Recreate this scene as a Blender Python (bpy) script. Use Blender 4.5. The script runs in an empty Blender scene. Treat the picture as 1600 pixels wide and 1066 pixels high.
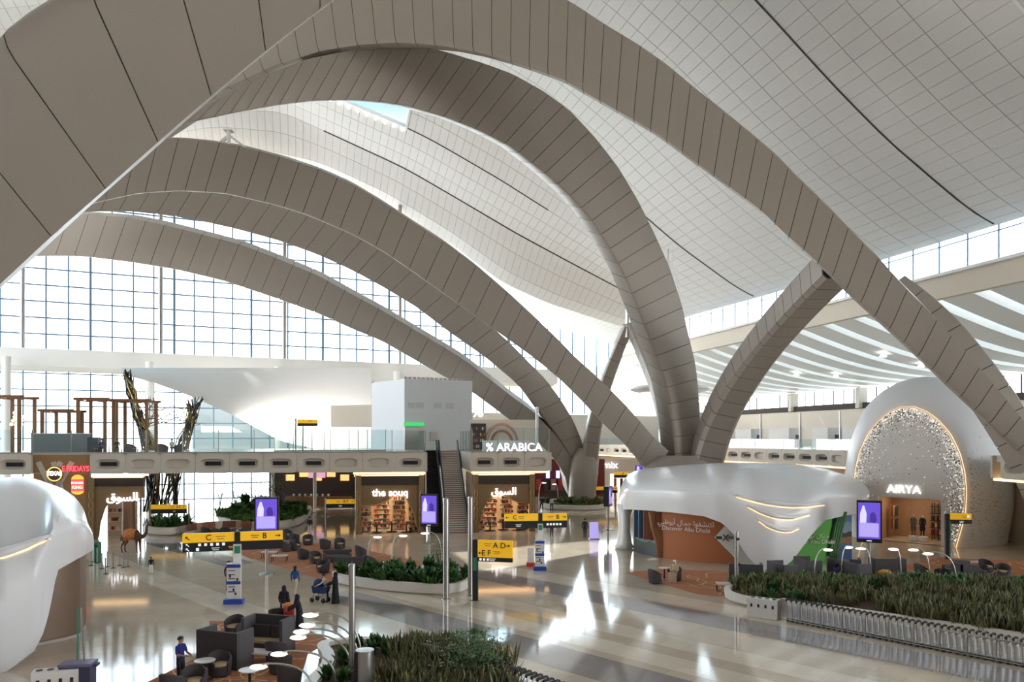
import bpy, bmesh, math, random
import numpy as np
from mathutils import Vector, Matrix

random.seed(7)
SC = bpy.context.scene
COL = SC.collection
PI = math.pi

# ------------------------------------------------------------------ camera
F = 1200.0      # focal length in pixels of the 1600 px wide frame
HOR = 684.0     # row of the horizon
EYE = 8.8       # eye height above the hall floor
cam_d = bpy.data.cameras.new('camera')
cam = bpy.data.objects.new('camera', cam_d)
COL.objects.link(cam)
cam.location = (0, 0, EYE)
cam.rotation_euler = (PI / 2, 0, 0)
cam_d.sensor_width = 36.0
cam_d.lens = 36.0 * F / 1600.0
cam_d.shift_y = (HOR - 533.0) / 1600.0
cam_d.clip_end = 1000
cam_d.clip_start = 0.1
SC.camera = cam

# ------------------------------------------------------------------ sky (hazy, white at the horizon)
W = bpy.data.worlds.new('sky'); SC.world = W
W.use_nodes = True
nt = W.node_tree; nt.nodes.clear()
wo = nt.nodes.new('ShaderNodeOutputWorld'); bg = nt.nodes.new('ShaderNodeBackground')
tc = nt.nodes.new('ShaderNodeTexCoord'); sx = nt.nodes.new('ShaderNodeSeparateXYZ')
rp = nt.nodes.new('ShaderNodeValToRGB')
e = rp.color_ramp.elements
e[0].position = 0.0; e[0].color = (1.0, 1.0, 1.0, 1)
e[1].position = 0.95; e[1].color = (0.04, 0.09, 0.14, 1)
e2 = rp.color_ramp.elements.new(0.24); e2.color = (0.86, 0.93, 1.0, 1)
e3 = rp.color_ramp.elements.new(0.40); e3.color = (0.055, 0.115, 0.15, 1)
nt.links.new(tc.outputs['Generated'], sx.inputs[0]); nt.links.new(sx.outputs['Z'], rp.inputs[0])
nt.links.new(rp.outputs[0], bg.inputs[0]); nt.links.new(bg.outputs[0], wo.inputs[0])
bg.inputs[1].default_value = 3.2

SUN = bpy.data.lights.new('sun', 'SUN'); SUN.energy = 3.0; SUN.angle = math.radians(0.6); SUN.color = (1.0, 0.95, 0.88)
sun = bpy.data.objects.new('sun', SUN); COL.objects.link(sun)
sun.rotation_euler = (math.radians(40), math.radians(8), math.radians(200))

# ------------------------------------------------------------------ exposure
vs = SC.view_settings
vs.view_transform = 'Standard'; vs.look = 'None'; vs.gamma = 1.0; vs.use_curve_mapping = False
vs.exposure = 1.3
SC.cycles.max_bounces = 8
SC.cycles.diffuse_bounces = 4
SC.cycles.glossy_bounces = 3
SC.cycles.transparent_max_bounces = 16
SC.cycles.caustics_reflective = False
SC.cycles.caustics_refractive = False

# ------------------------------------------------------------------ helpers
def P(px, py, Y):
    return Vector(((px - 800) / F * Y, Y, EYE - (py - HOR) / F * Y))

def G(px, py, z=0.0):
    Y = F * (EYE - z) / (py - HOR)
    return Vector(((px - 800) / F * Y, Y, z))

def lin(c):
    def f(u):
        u /= 255.0
        return u / 12.92 if u <= 0.04045 else ((u + 0.055) / 1.055) ** 2.4
    return (f(c[0]), f(c[1]), f(c[2]), 1.0)

MATS = {}
def mat(name, rgb, rough=0.5, metal=0.0, emit=0.0, ergb=None, noise=0.0, scale=3.0, bump=0.0, spec=None):
    if name in MATS: return MATS[name]
    m = bpy.data.materials.new(name); m.use_nodes = True
    n = m.node_tree; b = n.nodes['Principled BSDF']
    c = lin(rgb)
    b.inputs['Base Color'].default_value = c
    b.inputs['Roughness'].default_value = rough
    b.inputs['Metallic'].default_value = metal
    if spec is not None: b.inputs['Specular IOR Level'].default_value = spec
    if emit:
        b.inputs['Emission Color'].default_value = lin(ergb or rgb)
        b.inputs['Emission Strength'].default_value = emit
    if noise or bump:
        t = n.nodes.new('ShaderNodeTexCoord'); no = n.nodes.new('ShaderNodeTexNoise')
        no.inputs['Scale'].default_value = scale; no.inputs['Detail'].default_value = 4
        n.links.new(t.outputs['Object'], no.inputs['Vector'])
        if noise:
            mx = n.nodes.new('ShaderNodeMixRGB')
            mx.inputs[1].default_value = tuple(v * (1 - noise) for v in c[:3]) + (1,)
            mx.inputs[2].default_value = tuple(min(1, v * (1 + noise)) for v in c[:3]) + (1,)
            n.links.new(no.outputs['Fac'], mx.inputs[0]); n.links.new(mx.outputs[0], b.inputs['Base Color'])
        if bump:
            bp = n.nodes.new('ShaderNodeBump'); bp.inputs['Strength'].default_value = bump
            n.links.new(no.outputs['Fac'], bp.inputs['Height']); n.links.new(bp.outputs[0], b.inputs['Normal'])
    MATS[name] = m
    return m

def glass_mat(name, tint=(0.93, 0.98, 1.0), refl=0.1):
    if name in MATS: return MATS[name]
    m = bpy.data.materials.new(name); m.use_nodes = True
    n = m.node_tree; n.nodes.clear()
    o = n.nodes.new('ShaderNodeOutputMaterial'); mx = n.nodes.new('ShaderNodeMixShader')
    tr = n.nodes.new('ShaderNodeBsdfTransparent'); gl = n.nodes.new('ShaderNodeBsdfGlossy')
    lw = n.nodes.new('ShaderNodeLayerWeight'); lw.inputs[0].default_value = 0.25
    ad = n.nodes.new('ShaderNodeMath'); ad.operation = 'MULTIPLY_ADD'; ad.inputs[1].default_value = 0.22; ad.inputs[2].default_value = refl * 0.35
    tr.inputs[0].default_value = (*tint, 1); gl.inputs['Roughness'].default_value = 0.03
    n.links.new(lw.outputs['Facing'], ad.inputs[0]); n.links.new(ad.outputs[0], mx.inputs[0])
    n.links.new(tr.outputs[0], mx.inputs[1]); n.links.new(gl.outputs[0], mx.inputs[2]); n.links.new(mx.outputs[0], o.inputs[0])
    MATS[name] = m
    return m

class MB:
    def __init__(s): s.v = []; s.f = []; s.m = []
    def add(s, vs, fs, mi=0):
        o = len(s.v); s.v += [tuple(p) for p in vs]
        s.f += [tuple(i + o for i in q) for q in fs]; s.m += [mi] * len(fs)
        return s
    def box(s, c, d, rz=0.0, mi=0):
        c = Vector(c); R = Matrix.Rotation(rz, 3, 'Z'); x, y, z = d[0] / 2, d[1] / 2, d[2] / 2
        vs = [c + R @ Vector((a * x, b * y, e * z)) for e in (-1, 1) for a, b in ((-1, -1), (1, -1), (1, 1), (-1, 1))]
        return s.add(vs, [(3, 2, 1, 0), (4, 5, 6, 7), (0, 1, 5, 4), (1, 2, 6, 5), (2, 3, 7, 6), (3, 0, 4, 7)], mi)
    def hexa(s, a, b, mi=0):
        n = len(a); vs = list(a) + list(b)
        fs = [tuple(range(n - 1, -1, -1)), tuple(range(n, 2 * n))] + [(i, (i + 1) % n, n + (i + 1) % n, n + i) for i in range(n)]
        return s.add(vs, fs, mi)
    def prism(s, pts, vec, mi=0):
        pts = [Vector(p) for p in pts]; v = Vector(vec)
        return s.hexa(pts, [p + v for p in pts], mi)
    def tube(s, pts, r, n=6, mi=0, caps=True):
        pts = [Vector(p) for p in pts]; k = len(pts)
        rs = r if isinstance(r, (list, tuple)) else [r] * k
        rings = []; up = None
        for i, p in enumerate(pts):
            d = (pts[min(i + 1, k - 1)] - pts[max(i - 1, 0)])
            d = d.normalized() if d.length > 1e-9 else Vector((0, 0, 1))
            if up is None:
                up = Vector((0, 0, 1)) if abs(d.z) < 0.9 else Vector((0, 1, 0))
            a = d.cross(up)
            if a.length < 1e-4: a = d.cross(Vector((1, 0, 0)))
            a.normalize(); b = a.cross(d).normalized(); up = b
            rings.append([p + (a * math.cos(2 * PI * j / n) + b * math.sin(2 * PI * j / n)) * rs[i] for j in range(n)])
        return s.loft(rings, caps, mi)
    def loft(s, rings, caps=True, mi=0, closed=True):
        n = len(rings[0]); vs = [p for r in rings for p in r]; fs = []
        for i in range(len(rings) - 1):
            for j in range(n if closed else n - 1):
                fs.append((i * n + j, i * n + (j + 1) % n, (i + 1) * n + (j + 1) % n, (i + 1) * n + j))
        if caps and closed:
            fs.append(tuple(range(n - 1, -1, -1))); fs.append(tuple((len(rings) - 1) * n + j for j in range(n)))
        return s.add(vs, fs, mi)
    def cyl(s, p, r, h, n=16, r2=None, mi=0):
        p = Vector(p); r2 = r if r2 is None else r2
        return s.loft([[p + Vector((math.cos(2 * PI * j / n) * q, math.sin(2 * PI * j / n) * q, z)) for j in range(n)] for q, z in ((r, 0), (r2, h))], True, mi)
    def lathe(s, prof, c=(0, 0, 0), n=20, sx=1.0, sy=1.0, mi=0):
        c = Vector(c)
        return s.loft([[c + Vector((math.cos(2 * PI * j / n) * r * sx, math.sin(2 * PI * j / n) * r * sy, z)) for j in range(n)] for r, z in prof], True, mi)
    def ball(s, c, r, n=10, m=7, sc=(1, 1, 1), mi=0):
        c = Vector(c)
        pr = [(math.sin(PI * (i + 0.02) / (m + 0.04)), -math.cos(PI * (i + 0.02) / (m + 0.04))) for i in range(m + 1)]
        return s.loft([[c + Vector((math.cos(2 * PI * j / n) * q * r * sc[0], math.sin(2 * PI * j / n) * q * r * sc[1], z * r * sc[2])) for j in range(n)] for q, z in pr], True, mi)
    def grid(s, fn, nu, nv, mi=0):
        vs = [fn(i / nu, j / nv) for i in range(nu + 1) for j in range(nv + 1)]
        fs = [(i * (nv + 1) + j, (i + 1) * (nv + 1) + j, (i + 1) * (nv + 1) + j + 1, i * (nv + 1) + j + 1) for i in range(nu) for j in range(nv)]
        return s.add(vs, fs, mi)
    def mesh(s, name, mats, smooth=False, fix=True, doubles=0):
        me = bpy.data.meshes.new(name); me.from_pydata(s.v, [], s.f)
        mats = mats if isinstance(mats, (list, tuple)) else [mats]
        for q in mats: me.materials.append(q)
        if len(mats) > 1: me.polygons.foreach_set('material_index', s.m)
        if fix or doubles:
            bm = bmesh.new(); bm.from_mesh(me)
            if doubles: bmesh.ops.remove_doubles(bm, verts=bm.verts, dist=doubles)
            bmesh.ops.recalc_face_normals(bm, faces=bm.faces); bm.to_mesh(me); bm.free()
        if smooth is not False:
            me.polygons.foreach_set('use_smooth', [True] * len(me.polygons))
            if smooth is not True: me.set_sharp_from_angle(angle=math.radians(smooth))
        me.update()
        return me
    def build(s, name, mats, parent=None, loc=(0, 0, 0), rz=0.0, smooth=False, fix=True, doubles=0):
        return link(name, s.mesh(name, mats, smooth, fix, doubles), parent, loc, rz)

def link(name, me, parent=None, loc=(0, 0, 0), rz=0.0):
    o = bpy.data.objects.new(name, me); COL.objects.link(o)
    if parent: o.parent = parent
    o.location = loc; o.rotation_euler = (0, 0, rz)
    return o

def tag(o, label=None, cat=None, group=None, kind=None):
    if label: o['label'] = label
    if cat: o['category'] = cat
    if group: o['group'] = group
    if kind: o['kind'] = kind
    return o

def thing(name, label, cat, loc=(0, 0, 0), rz=0.0, group=None):
    return tag(link(name, None, None, loc, rz), label, cat, group)

def struct(o): o['kind'] = 'structure'; return o

def kids(o): return [c for c in COL.objects if c.parent == o]
CH = {}
def dup(o, loc, rz, label=None, group=None, parent=None):
    c = o.copy(); COL.objects.link(c)
    if parent: c.parent = parent
    if loc is not None: c.location = loc; c.rotation_euler = (0, 0, rz)
    if label: c['label'] = label
    if group: c['group'] = group
    if o.name not in CH: CH[o.name] = list(o.children)
    for k in CH[o.name]: dup(k, None, 0, parent=c)
    return c

def text_mesh(s, size, depth=0.02, align='CENTER', shear=0.0, bold=0.0):
    cu = bpy.data.curves.new('lettering', 'FONT'); cu.body = s; cu.size = size; cu.extrude = depth
    cu.align_x = align; cu.align_y = 'CENTER'; cu.resolution_u = 3; cu.shear = shear; cu.offset = bold
    o = bpy.data.objects.new('lettering', cu); COL.objects.link(o)
    dg = bpy.context.evaluated_depsgraph_get(); dg.update()
    me = bpy.data.meshes.new_from_object(o.evaluated_get(dg))
    bpy.data.objects.remove(o); bpy.data.curves.remove(cu)
    return me

def text(s, loc, size, m, parent=None, rz=0.0, name='lettering', depth=0.02, sx=1.0, align='CENTER', bold=0.0):
    """upright lettering whose front faces -Y before the turn rz"""
    me = text_mesh(s, size, depth, align, bold=bold)
    me.transform(Matrix.Rotation(PI / 2, 4, 'X') @ Matrix.Scale(sx, 4, (1, 0, 0)))
    me.materials.clear(); me.materials.append(m)
    return link(name, me, parent, loc, rz)

def resample(poly, n):
    p = np.array(poly, float); d = np.r_[0, np.cumsum(np.hypot(*np.diff(p, axis=0).T))]
    # smooth a little so digitised corners vanish
    t = np.linspace(0, d[-1], n * 6 + 1)
    q = np.c_[np.interp(t, d, p[:, 0]), np.interp(t, d, p[:, 1])]
    for _ in range(14):
        q[1:-1] = 0.25 * q[:-2] + 0.5 * q[1:-1] + 0.25 * q[2:]
    return q[::6]

# ------------------------------------------------------------------ materials of the hall
M_CLAD = mat('champagne_metal_cladding', (160, 151, 141), 0.42, 0.2, noise=0.04, scale=0.6)
M_SEAM = mat('dark_joint', (52, 48, 45), 0.8)
M_ROOF = mat('off_white_ceiling_panel', (216, 214, 212), 0.55, noise=0.03, scale=0.5)
M_WHITE = mat('white_plaster', (232, 231, 228), 0.6, noise=0.02, scale=1.0)
M_GLOSSW = mat('glossy_white_shell', (232, 233, 235), 0.22, noise=0.01, scale=0.4)
M_BEIGE = mat('beige_panel', (205, 193, 174), 0.55, noise=0.03, scale=0.8)
M_STONE = mat('warm_grey_panel', (192, 184, 172), 0.55, noise=0.03, scale=0.8)
M_STEEL = mat('brushed_steel', (168, 165, 162), 0.3, 0.9, noise=0.04, scale=20)
M_MULL = mat('blue_grey_mullion', (104, 132, 160), 0.45, 0.2, noise=0.03, scale=2)
M_GLASS = glass_mat('window_glass')
M_BGLASS = glass_mat('balustrade_glass', (0.93, 0.98, 0.98), 0.12)
M_BLACK = mat('black_plastic', (26, 26, 28), 0.45, noise=0.05, scale=8)
M_DARK = mat('dark_interior', (58, 46, 38), 0.7, noise=0.15, scale=2)
M_WARM = mat('warm_light_strip', (255, 220, 170), 0.5, emit=.85, ergb=(255, 214, 160))
M_WLIGHT = mat('white_light', (255, 252, 245), 0.5, emit=3.0)
# ================================================================== floor
def floor_mat(name, rgb, rough, vein=0.06, sc=0.35):
    m = mat(name, rgb, rough, noise=vein, scale=sc, spec=0.75)
    n = m.node_tree; b = n.nodes['Principled BSDF']
    t = n.nodes.new('ShaderNodeTexCoord'); mp = n.nodes.new('ShaderNodeMapping'); mp.inputs['Rotation'].default_value[2] = math.radians(-48)
    br = n.nodes.new('ShaderNodeTexBrick'); br.offset = 0.5
    br.inputs['Scale'].default_value = 1.0; br.inputs['Brick Width'].default_value = 1.5; br.inputs['Row Height'].default_value = 1.15
    br.inputs['Mortar Size'].default_value = 0.008
    br.inputs['Color1'].default_value = (1, 1, 1, 1); br.inputs['Color2'].default_value = (0.9, 0.89, 0.88, 1); br.inputs['Mortar'].default_value = (0.72, 0.7, 0.68, 1)
    n.links.new(t.outputs['Object'], mp.inputs[0]); n.links.new(mp.outputs[0], br.inputs['Vector'])
    mu = n.nodes.new('ShaderNodeMixRGB'); mu.blend_type = 'MULTIPLY'; mu.inputs[0].default_value = 1
    src = b.inputs['Base Color'].links[0].from_socket
    n.links.new(src, mu.inputs[1]); n.links.new(br.outputs['Color'], mu.inputs[2]); n.links.new(mu.outputs[0], b.inputs['Base Color'])
    return m
M_FLOOR = floor_mat('polished_beige_stone', (206, 192, 172), 0.07)
M_FL_L = floor_mat('polished_cream_stone', (228, 216, 198), 0.08)
M_FL_G = floor_mat('polished_grey_stone', (152, 146, 146), 0.06)
mb = MB(); mb.add([(-140, -30, 0), (120, -30, 0), (120, 190, 0), (-140, 190, 0)], [(0, 1, 2, 3)])
FLOOR = struct(mb.build('floor', M_FLOOR, fix=False))
bd = Vector((0.69, -0.724, 0)); bn = Vector((0.724, 0.69, 0))
def band(c0, off, w, m, l0, l1):
    c0 = Vector(c0) + bn * off
    a, b = c0 + bd * l0, c0 + bd * l1
    mb = MB(); h = 0.004
    mb.add([a - bn * w / 2 + Vector((0, 0, h)), b - bn * w / 2 + Vector((0, 0, h)), b + bn * w / 2 + Vector((0, 0, h)), a + bn * w / 2 + Vector((0, 0, h))], [(0, 1, 2, 3)])
    mb.build('floor_band', m, FLOOR, fix=False)
c0 = (6.2, 42.5, 0)
band(c0, 1.3, 2.0, M_FL_L, -12, 40)
band(c0, -1.2, 2.4, M_FL_G, -12, 40)
band(c0, -6.0, 1.6, M_FL_L, -14, 40)
band(c0, -8.6, 1.5, M_FL_L, -16, 40)
band(c0, -11.2, 2.4, M_FL_G, -12, 40)
band((-26, 52, 0), 0, 2.0, M_FL_L, -14, 24)
band((-26, 52, 0), 6, 2.2, M_FL_G, -14, 4)

# ================================================================== great arches
def plane_hit(base, d):
    bx, by = base; dx, dy = d
    def f(px, py):
        k = (px - 800) / F
        Y = (bx * dy - by * dx) / (k * dy - dx)
        return P(px, py, Y)
    return f

def arch(name, label, outer, inner, base, d, width, n, bevel=0.5, lean=0.4, gap=0.05, sub=2, clad=M_CLAD):
    hit = plane_hit(base, d)
    nv = Vector((d[1], -d[0], 0)).normalized()
    if nv.y < 0: nv = -nv
    nv = (nv + Vector((0, 0, lean))).normalized()
    N = n * sub
    qo, qi = resample(outer, N), resample(inner, N)
    O = [hit(*q) for q in qo]; I = [hit(*q) for q in qi]
    base_pt = Vector((base[0], base[1], 0))
    root = thing(name, label, 'arch', base_pt)
    def ring(o, i, sh=0.0):
        a = (o - i); L = a.length; a = a / L; b = min(bevel, L * 0.25)
        o2 = o - a * sh; i2 = i + a * sh
        f = nv * sh; bk = nv * (width - sh)
        pts = [o2 + f, i2 + a * b + f, i2 + a * b * 0.3 + f + nv * b * 0.3, i2 + f + nv * b, i2 + bk, o2 + bk]
        return [p - base_pt for p in pts]
    core = MB(); core.loft([ring(O[k], I[k], 0.10) for k in range(N + 1)], True)
    core.build('core', M_SEAM, root)
    for s in range(n):
        rs = []
        for j in range(sub + 1):
            k = s * sub + j
            o, i = O[k].copy(), I[k].copy()
            if j == 0: o += (O[k + 1] - O[k]).normalized() * gap / 2; i += (I[k + 1] - I[k]).normalized() * gap / 2
            if j == sub: o -= (O[k] - O[k - 1]).normalized() * gap / 2; i -= (I[k] - I[k - 1]).normalized() * gap / 2
            rs.append(ring(o, i))
        mb = MB(); mb.loft(rs, True); mb.build('cladding_panel', clad, root, smooth=50)
    return root

B1 = (16.6, 75.0)     # foot shared by two arches and the leaning strut
B2 = (8.9, 100.0)     # foot further back
# E : lowest, in front of the window wall
E_up = [(-40, 362), (40, 342), (130, 335), (200, 340), (250, 350), (310, 365), (375, 382), (440, 407), (500, 432), (550, 460), (600, 487), (650, 517), (682, 536), (725, 562), (762, 590), (800, 620), (835, 645), (862, 673), (882, 695), (897, 720), (905, 750)]
E_lo = [(-60, 425), (0, 410), (52, 401), (125, 401), (200, 410), (275, 422), (350, 440), (425, 465), (500, 492), (550, 515), (595, 533), (637, 557), (697, 592), (740, 615), (800, 660), (832, 686), (854, 705), (872, 725), (884, 747), (888, 775)]
arch('roof_arch', 'lowest pale bronze arch sweeping in front of the tall window wall', E_up, E_lo, B2, (-56, -10), 3.2, 36, 0.3)
D2_up = [(0, 330), (70, 305), (130, 292), (200, 284), (300, 292), (400, 310), (500, 338), (600, 385), (700, 455), (760, 503), (800, 539), (825, 565), (850, 590), (872, 618), (892, 650), (907, 683), (916, 712), (920, 740)]
D2_lo = [(-20, 365), (60, 340), (130, 332), (200, 331), (250, 336), (310, 345), (375, 360), (440, 378), (500, 400), (550, 423), (600, 450), (650, 480), (700, 518), (760, 560), (800, 593), (825, 618), (850, 653), (875, 688), (892, 715), (900, 745)]
arch('roof_arch', 'bronze arch tucked under the back of the arch that lands beside the white pod', D2_up, D2_lo, B2, (-52, -18), 3.0, 36, 0.4)
D_up = [(20, 330), (80, 285), (140, 247), (200, 226), (265, 215), (320, 220), (370, 227), (440, 245), (500, 265), (550, 287), (600, 317), (650, 350), (700, 382), (750, 420), (800, 463), (840, 500), (875, 533), (900, 560), (937, 593), (975, 630), (1003, 662), (1025, 688), (1045, 705)]
D_lo = [(0, 400), (60, 352), (142, 319), (215, 303), (280, 299), (350, 303), (425, 320), (480, 337), (550, 367), (600, 395), (650, 429), (700, 465), (750, 500), (797, 533), (837, 562), (875, 593), (912, 630), (942, 662), (975, 693), (1007, 729), (1018, 745)]
arch('roof_arch', 'wide panelled arch falling from upper left to the foot behind the white pod', D_up, D_lo, B1, (-46, -11), 3.0, 38, 0.3)
C_up = [(250, 215), (330, 160), (400, 122), (480, 92), (560, 76), (625, 70), (665, 73), (700, 82), (750, 97), (800, 115), (850, 143), (890, 172), (930, 215), (965, 260), (995, 310), (1020, 360), (1045, 415), (1065, 475), (1078, 533), (1087, 570), (1091, 608), (1093, 645), (1095, 708), (1096, 735)]
C_lo = [(215, 235), (290, 193), (370, 176), (432, 165), (492, 158), (550, 157), (600, 161), (642, 168), (700, 185), (750, 205), (800, 231), (850, 270), (890, 305), (920, 340), (950, 385), (975, 430), (995, 480), (1015, 533), (1035, 583), (1046, 633), (1052, 670), (1056, 708), (1057, 735)]
arch('roof_arch', 'tall arch curling over the skylight and down behind the white pod', C_up, C_lo, B1, (-36, -15), 2.8, 46, 0.3)
B_up = [(160, 120), (230, 65), (300, 20), (400, -35), (500, -70), (600, -88), (700, -78), (800, -45), (887, 0), (935, 32), (990, 65), (1035, 97), (1080, 135), (1125, 170), (1170, 207), (1215, 245), (1250, 282), (1280, 310), (1310, 340), (1345, 377), (1375, 405), (1410, 445), (1450, 485), (1492, 531), (1520, 563), (1550, 598), (1575, 628), (1600, 658), (1660, 730), (1720, 820), (1760, 900)]
B_lo = [(200, 235), (260, 195), (332, 150), (425, 107), (500, 83), (565, 73), (625, 70), (690, 75), (750, 87), (800, 101), (830, 111), (880, 129), (915, 150), (975, 184), (1025, 213), (1075, 250), (1110, 275), (1150, 305), (1190, 335), (1225, 370), (1260, 400), (1295, 432), (1330, 467), (1375, 508), (1405, 535), (1450, 577), (1487, 613), (1525, 648), (1562, 683), (1600, 718), (1650, 775), (1690, 840), (1720, 910)]
arch('roof_arch', 'broad nearest full arch crossing the picture down to the right edge', B_up, B_lo, (33, 47), (-41, 13), 3.4, 62, 0.7)
A_pairs = [((-420, 900), (-640, 700)), ((-260, 690), (-480, 480)), ((-150, 580), (-360, 350)), ((-30, 472), (-215, 265)), ((80, 370), (-90, 160)), ((165, 295), (-10, 48)), ((247, 222), (128, -40)), ((330, 150), (255, -110)), ((415, 80), (380, -175)), ((500, 15), (500, -225)), ((590, -50), (620, -270)), ((690, -115), (740, -310)), ((800, -170), (870, -340))]
def arch_a():
    base = (-24, 21.0); hit = plane_hit(base, (1, 0.14)); bp = Vector((base[0], base[1], 0))
    root = thing('roof_arch', 'huge dark foreground arch cutting off the upper left corner', 'arch', bp)
    nv = Vector((-0.14, 1, 0.62)).normalized(); wd = 3.0
    L = [hit(*a) for a, b in A_pairs]; U = [hit(*b) for a, b in A_pairs]
    def ring(l, u, sh):
        a = (u - l).normalized(); u2 = u - a * sh; l2 = l + a * sh; bv = 1.0
        pts = [l2 + nv * sh, u2 - a * bv + nv * sh, u2 - a * bv * .55 + nv * (sh + .12), u2 - a * bv * .18 + nv * (sh + .42), u2 + nv * (sh + bv), u2 + nv * (wd - sh), l2 + nv * (wd - sh)]
        return [p - bp for p in pts]
    MB().loft([ring(l, u, 0.08) for l, u in zip(L, U)]).build('core', M_SEAM, root)
    for k in range(len(L) - 1):
        g = 0.014 / (L[k + 1] - L[k]).length * 1.4; rs = []
        for f in (g, 0.25, 0.5, 0.75, 1 - g):
            def cr(Q):
                p0, p1, p2, p3 = Q[max(k - 1, 0)], Q[k], Q[k + 1], Q[min(k + 2, len(Q) - 1)]
                return 0.5 * (2 * p1 + (p2 - p0) * f + (2 * p0 - 5 * p1 + 4 * p2 - p3) * f * f + (3 * p1 - p0 - 3 * p2 + p3) * f ** 3)
            rs.append(ring(cr(L), cr(U), 0))
        MB().loft(rs).build('cladding_panel', M_CLAD, root, smooth=50)
arch_a()

def leg(name, label, pts, w0, w1, d0, d1, n, side=Vector((1, 0, 0))):
    """leaning strut: swept rounded box; w = width along `side`, d = depth"""
    pts = [Vector(p) for p in pts]; base = Vector((pts[0].x, pts[0].y, 0)); root = thing(name, label, 'strut', base)
    d = np.r_[0, np.cumsum([(pts[i + 1] - pts[i]).length for i in range(len(pts) - 1)])]
    sub = 2; N = n * sub; T = np.linspace(0, d[-1], N + 1)
    C = [Vector([float(np.interp(t, d, [p[k] for p in pts])) for k in range(3)]) for t in T]
    for _ in range(10): C = [C[0]] + [0.25 * C[i - 1] + 0.5 * C[i] + 0.25 * C[i + 1] for i in range(1, N)] + [C[-1]]
    def ring(k, sh, off=0.0):
        tdir = (C[min(k + 1, N)] - C[max(k - 1, 0)]).normalized()
        a = (side - tdir * side.dot(tdir)).normalized(); b = tdir.cross(a).normalized()
        u = k / N; w = w0 + (w1 - w0) * u - 2 * sh; dd = d0 + (d1 - d0) * u - 2 * sh
        c = C[k] + tdir * off - base; ch = 0.12 * w
        return [c + a * x + b * y for x, y in ((-w / 2 + ch, -dd / 2), (w / 2 - ch, -dd / 2), (w / 2, -dd / 2 + ch), (w / 2, dd / 2 - ch), (w / 2 - ch, dd / 2), (-w / 2 + ch, dd / 2), (-w / 2, dd / 2 - ch), (-w / 2, -dd / 2 + ch))]
    MB().loft([ring(k, 0.08) for k in range(N + 1)]).build('core', M_SEAM, root)
    for s in range(n):
        MB().loft([ring(s * sub, 0, 0.03), ring(s * sub + 1, 0), ring(s * sub + 2, 0, -0.03)]).build('cladding_panel', M_CLAD, root, smooth=40)
    return root
leg('roof_strut', 'leaning bronze strut rising right from the foot to meet the nearest arch',
    [P(1100, 735, 75), P(1109, 690, 74.5), P(1128, 642, 73), P(1160, 585, 70), P(1200, 530, 66), P(1245, 478, 61), P(1283, 438, 56.5), P(1310, 412, 54)], 2.9, 2.5, 2.6, 2.4, 17)
leg('roof_strut', 'slim bronze leg leaning left from the small far apex to the rear foot',
    [P(921, 740, 100), P(921, 700, 99.5), P(930, 650, 98), P(947, 590, 96), P(965, 548, 95), P(981, 510, 94)], 2.1, 1.2, 2.4, 1.4, 9)
leg('roof_strut', 'slim bronze leg leaning right from the small far apex behind the tall arch',
    [P(1052, 735, 77), P(1046, 690, 79), P(1034, 632, 84), P(1018, 584, 88), P(1000, 545, 92), P(984, 510, 94)], 1.2, 0.9, 2.2, 1.3, 9)
mb = MB(); c = P(981, 510, 94); mb.lathe([(0.5, -1.4), (0.75, 0), (0.3, 0.3), (0.25, 6)], c, 10)
tag(mb.build('roof_bearing', M_STEEL), 'small steel bearing where the two slim far legs meet the ceiling', 'bearing')

# arch feet
def foot(name, label, rings, cx, cy):
    root = thing(name, label, 'arch foot', (cx, cy, 0)); mb = MB(); R = []
    for x0, x1, y, Y, dp in rings:
        a, b = P(x0, y, Y), P(x1, y, Y); r = []
        for j in range(16):
            t = 2 * PI * j / 16; cs, sn = math.cos(t), math.sin(t)
            ex = abs(cs) ** 0.6 * (1 if cs > 0 else -1); ey = abs(sn) ** 0.6 * (1 if sn > 0 else -1)
            r.append(Vector(((a.x + b.x) / 2 + ex * (b.x - a.x) / 2 - cx, Y + ey * dp - cy, a.z)))
        R.append(r)
    mb.loft(R); mb.build('trunk', M_CLAD, root, smooth=60)
    q = MB(); q.lathe([(2.6, 0), (2.6, 0.25), (2.3, 0.3)], (0, 0, 0), 20); q.build('plinth', M_STONE, root)
foot('arch_foot', 'massive bronze arch foot rising behind the white exhibition pod', [(1000, 1096, 825, 75, 2.2), (1003, 1100, 780, 75, 2.0), (1003, 1112, 748, 75, 1.9), (1005, 1117, 728, 75, 1.8), (1028, 1112, 712, 75, 1.5)], B1[0] - 0.2, 75)
foot('arch_foot', 'bronze arch foot standing in the far planter left of the white pod', [(888, 930, 789, 100, 2.2), (888, 931, 765, 100, 2.0), (889, 934, 740, 100, 1.9), (893, 936, 715, 100, 1.7), (905, 931, 700, 100, 1.2)], 9.0, 100)
# side lip of a further arch to the right of the nearest one
leg('roof_arch', 'pale side arch peeping out behind the right end of the nearest arch',
    [P(1392, 455, 62), P(1432, 482, 61), P(1472, 520, 60), P(1514, 572, 59), P(1554, 628, 58), P(1600, 700, 57), P(1640, 770, 56), P(1655, 832, 56)], 2.2, 2.2, 2.6, 2.6, 12)

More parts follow.
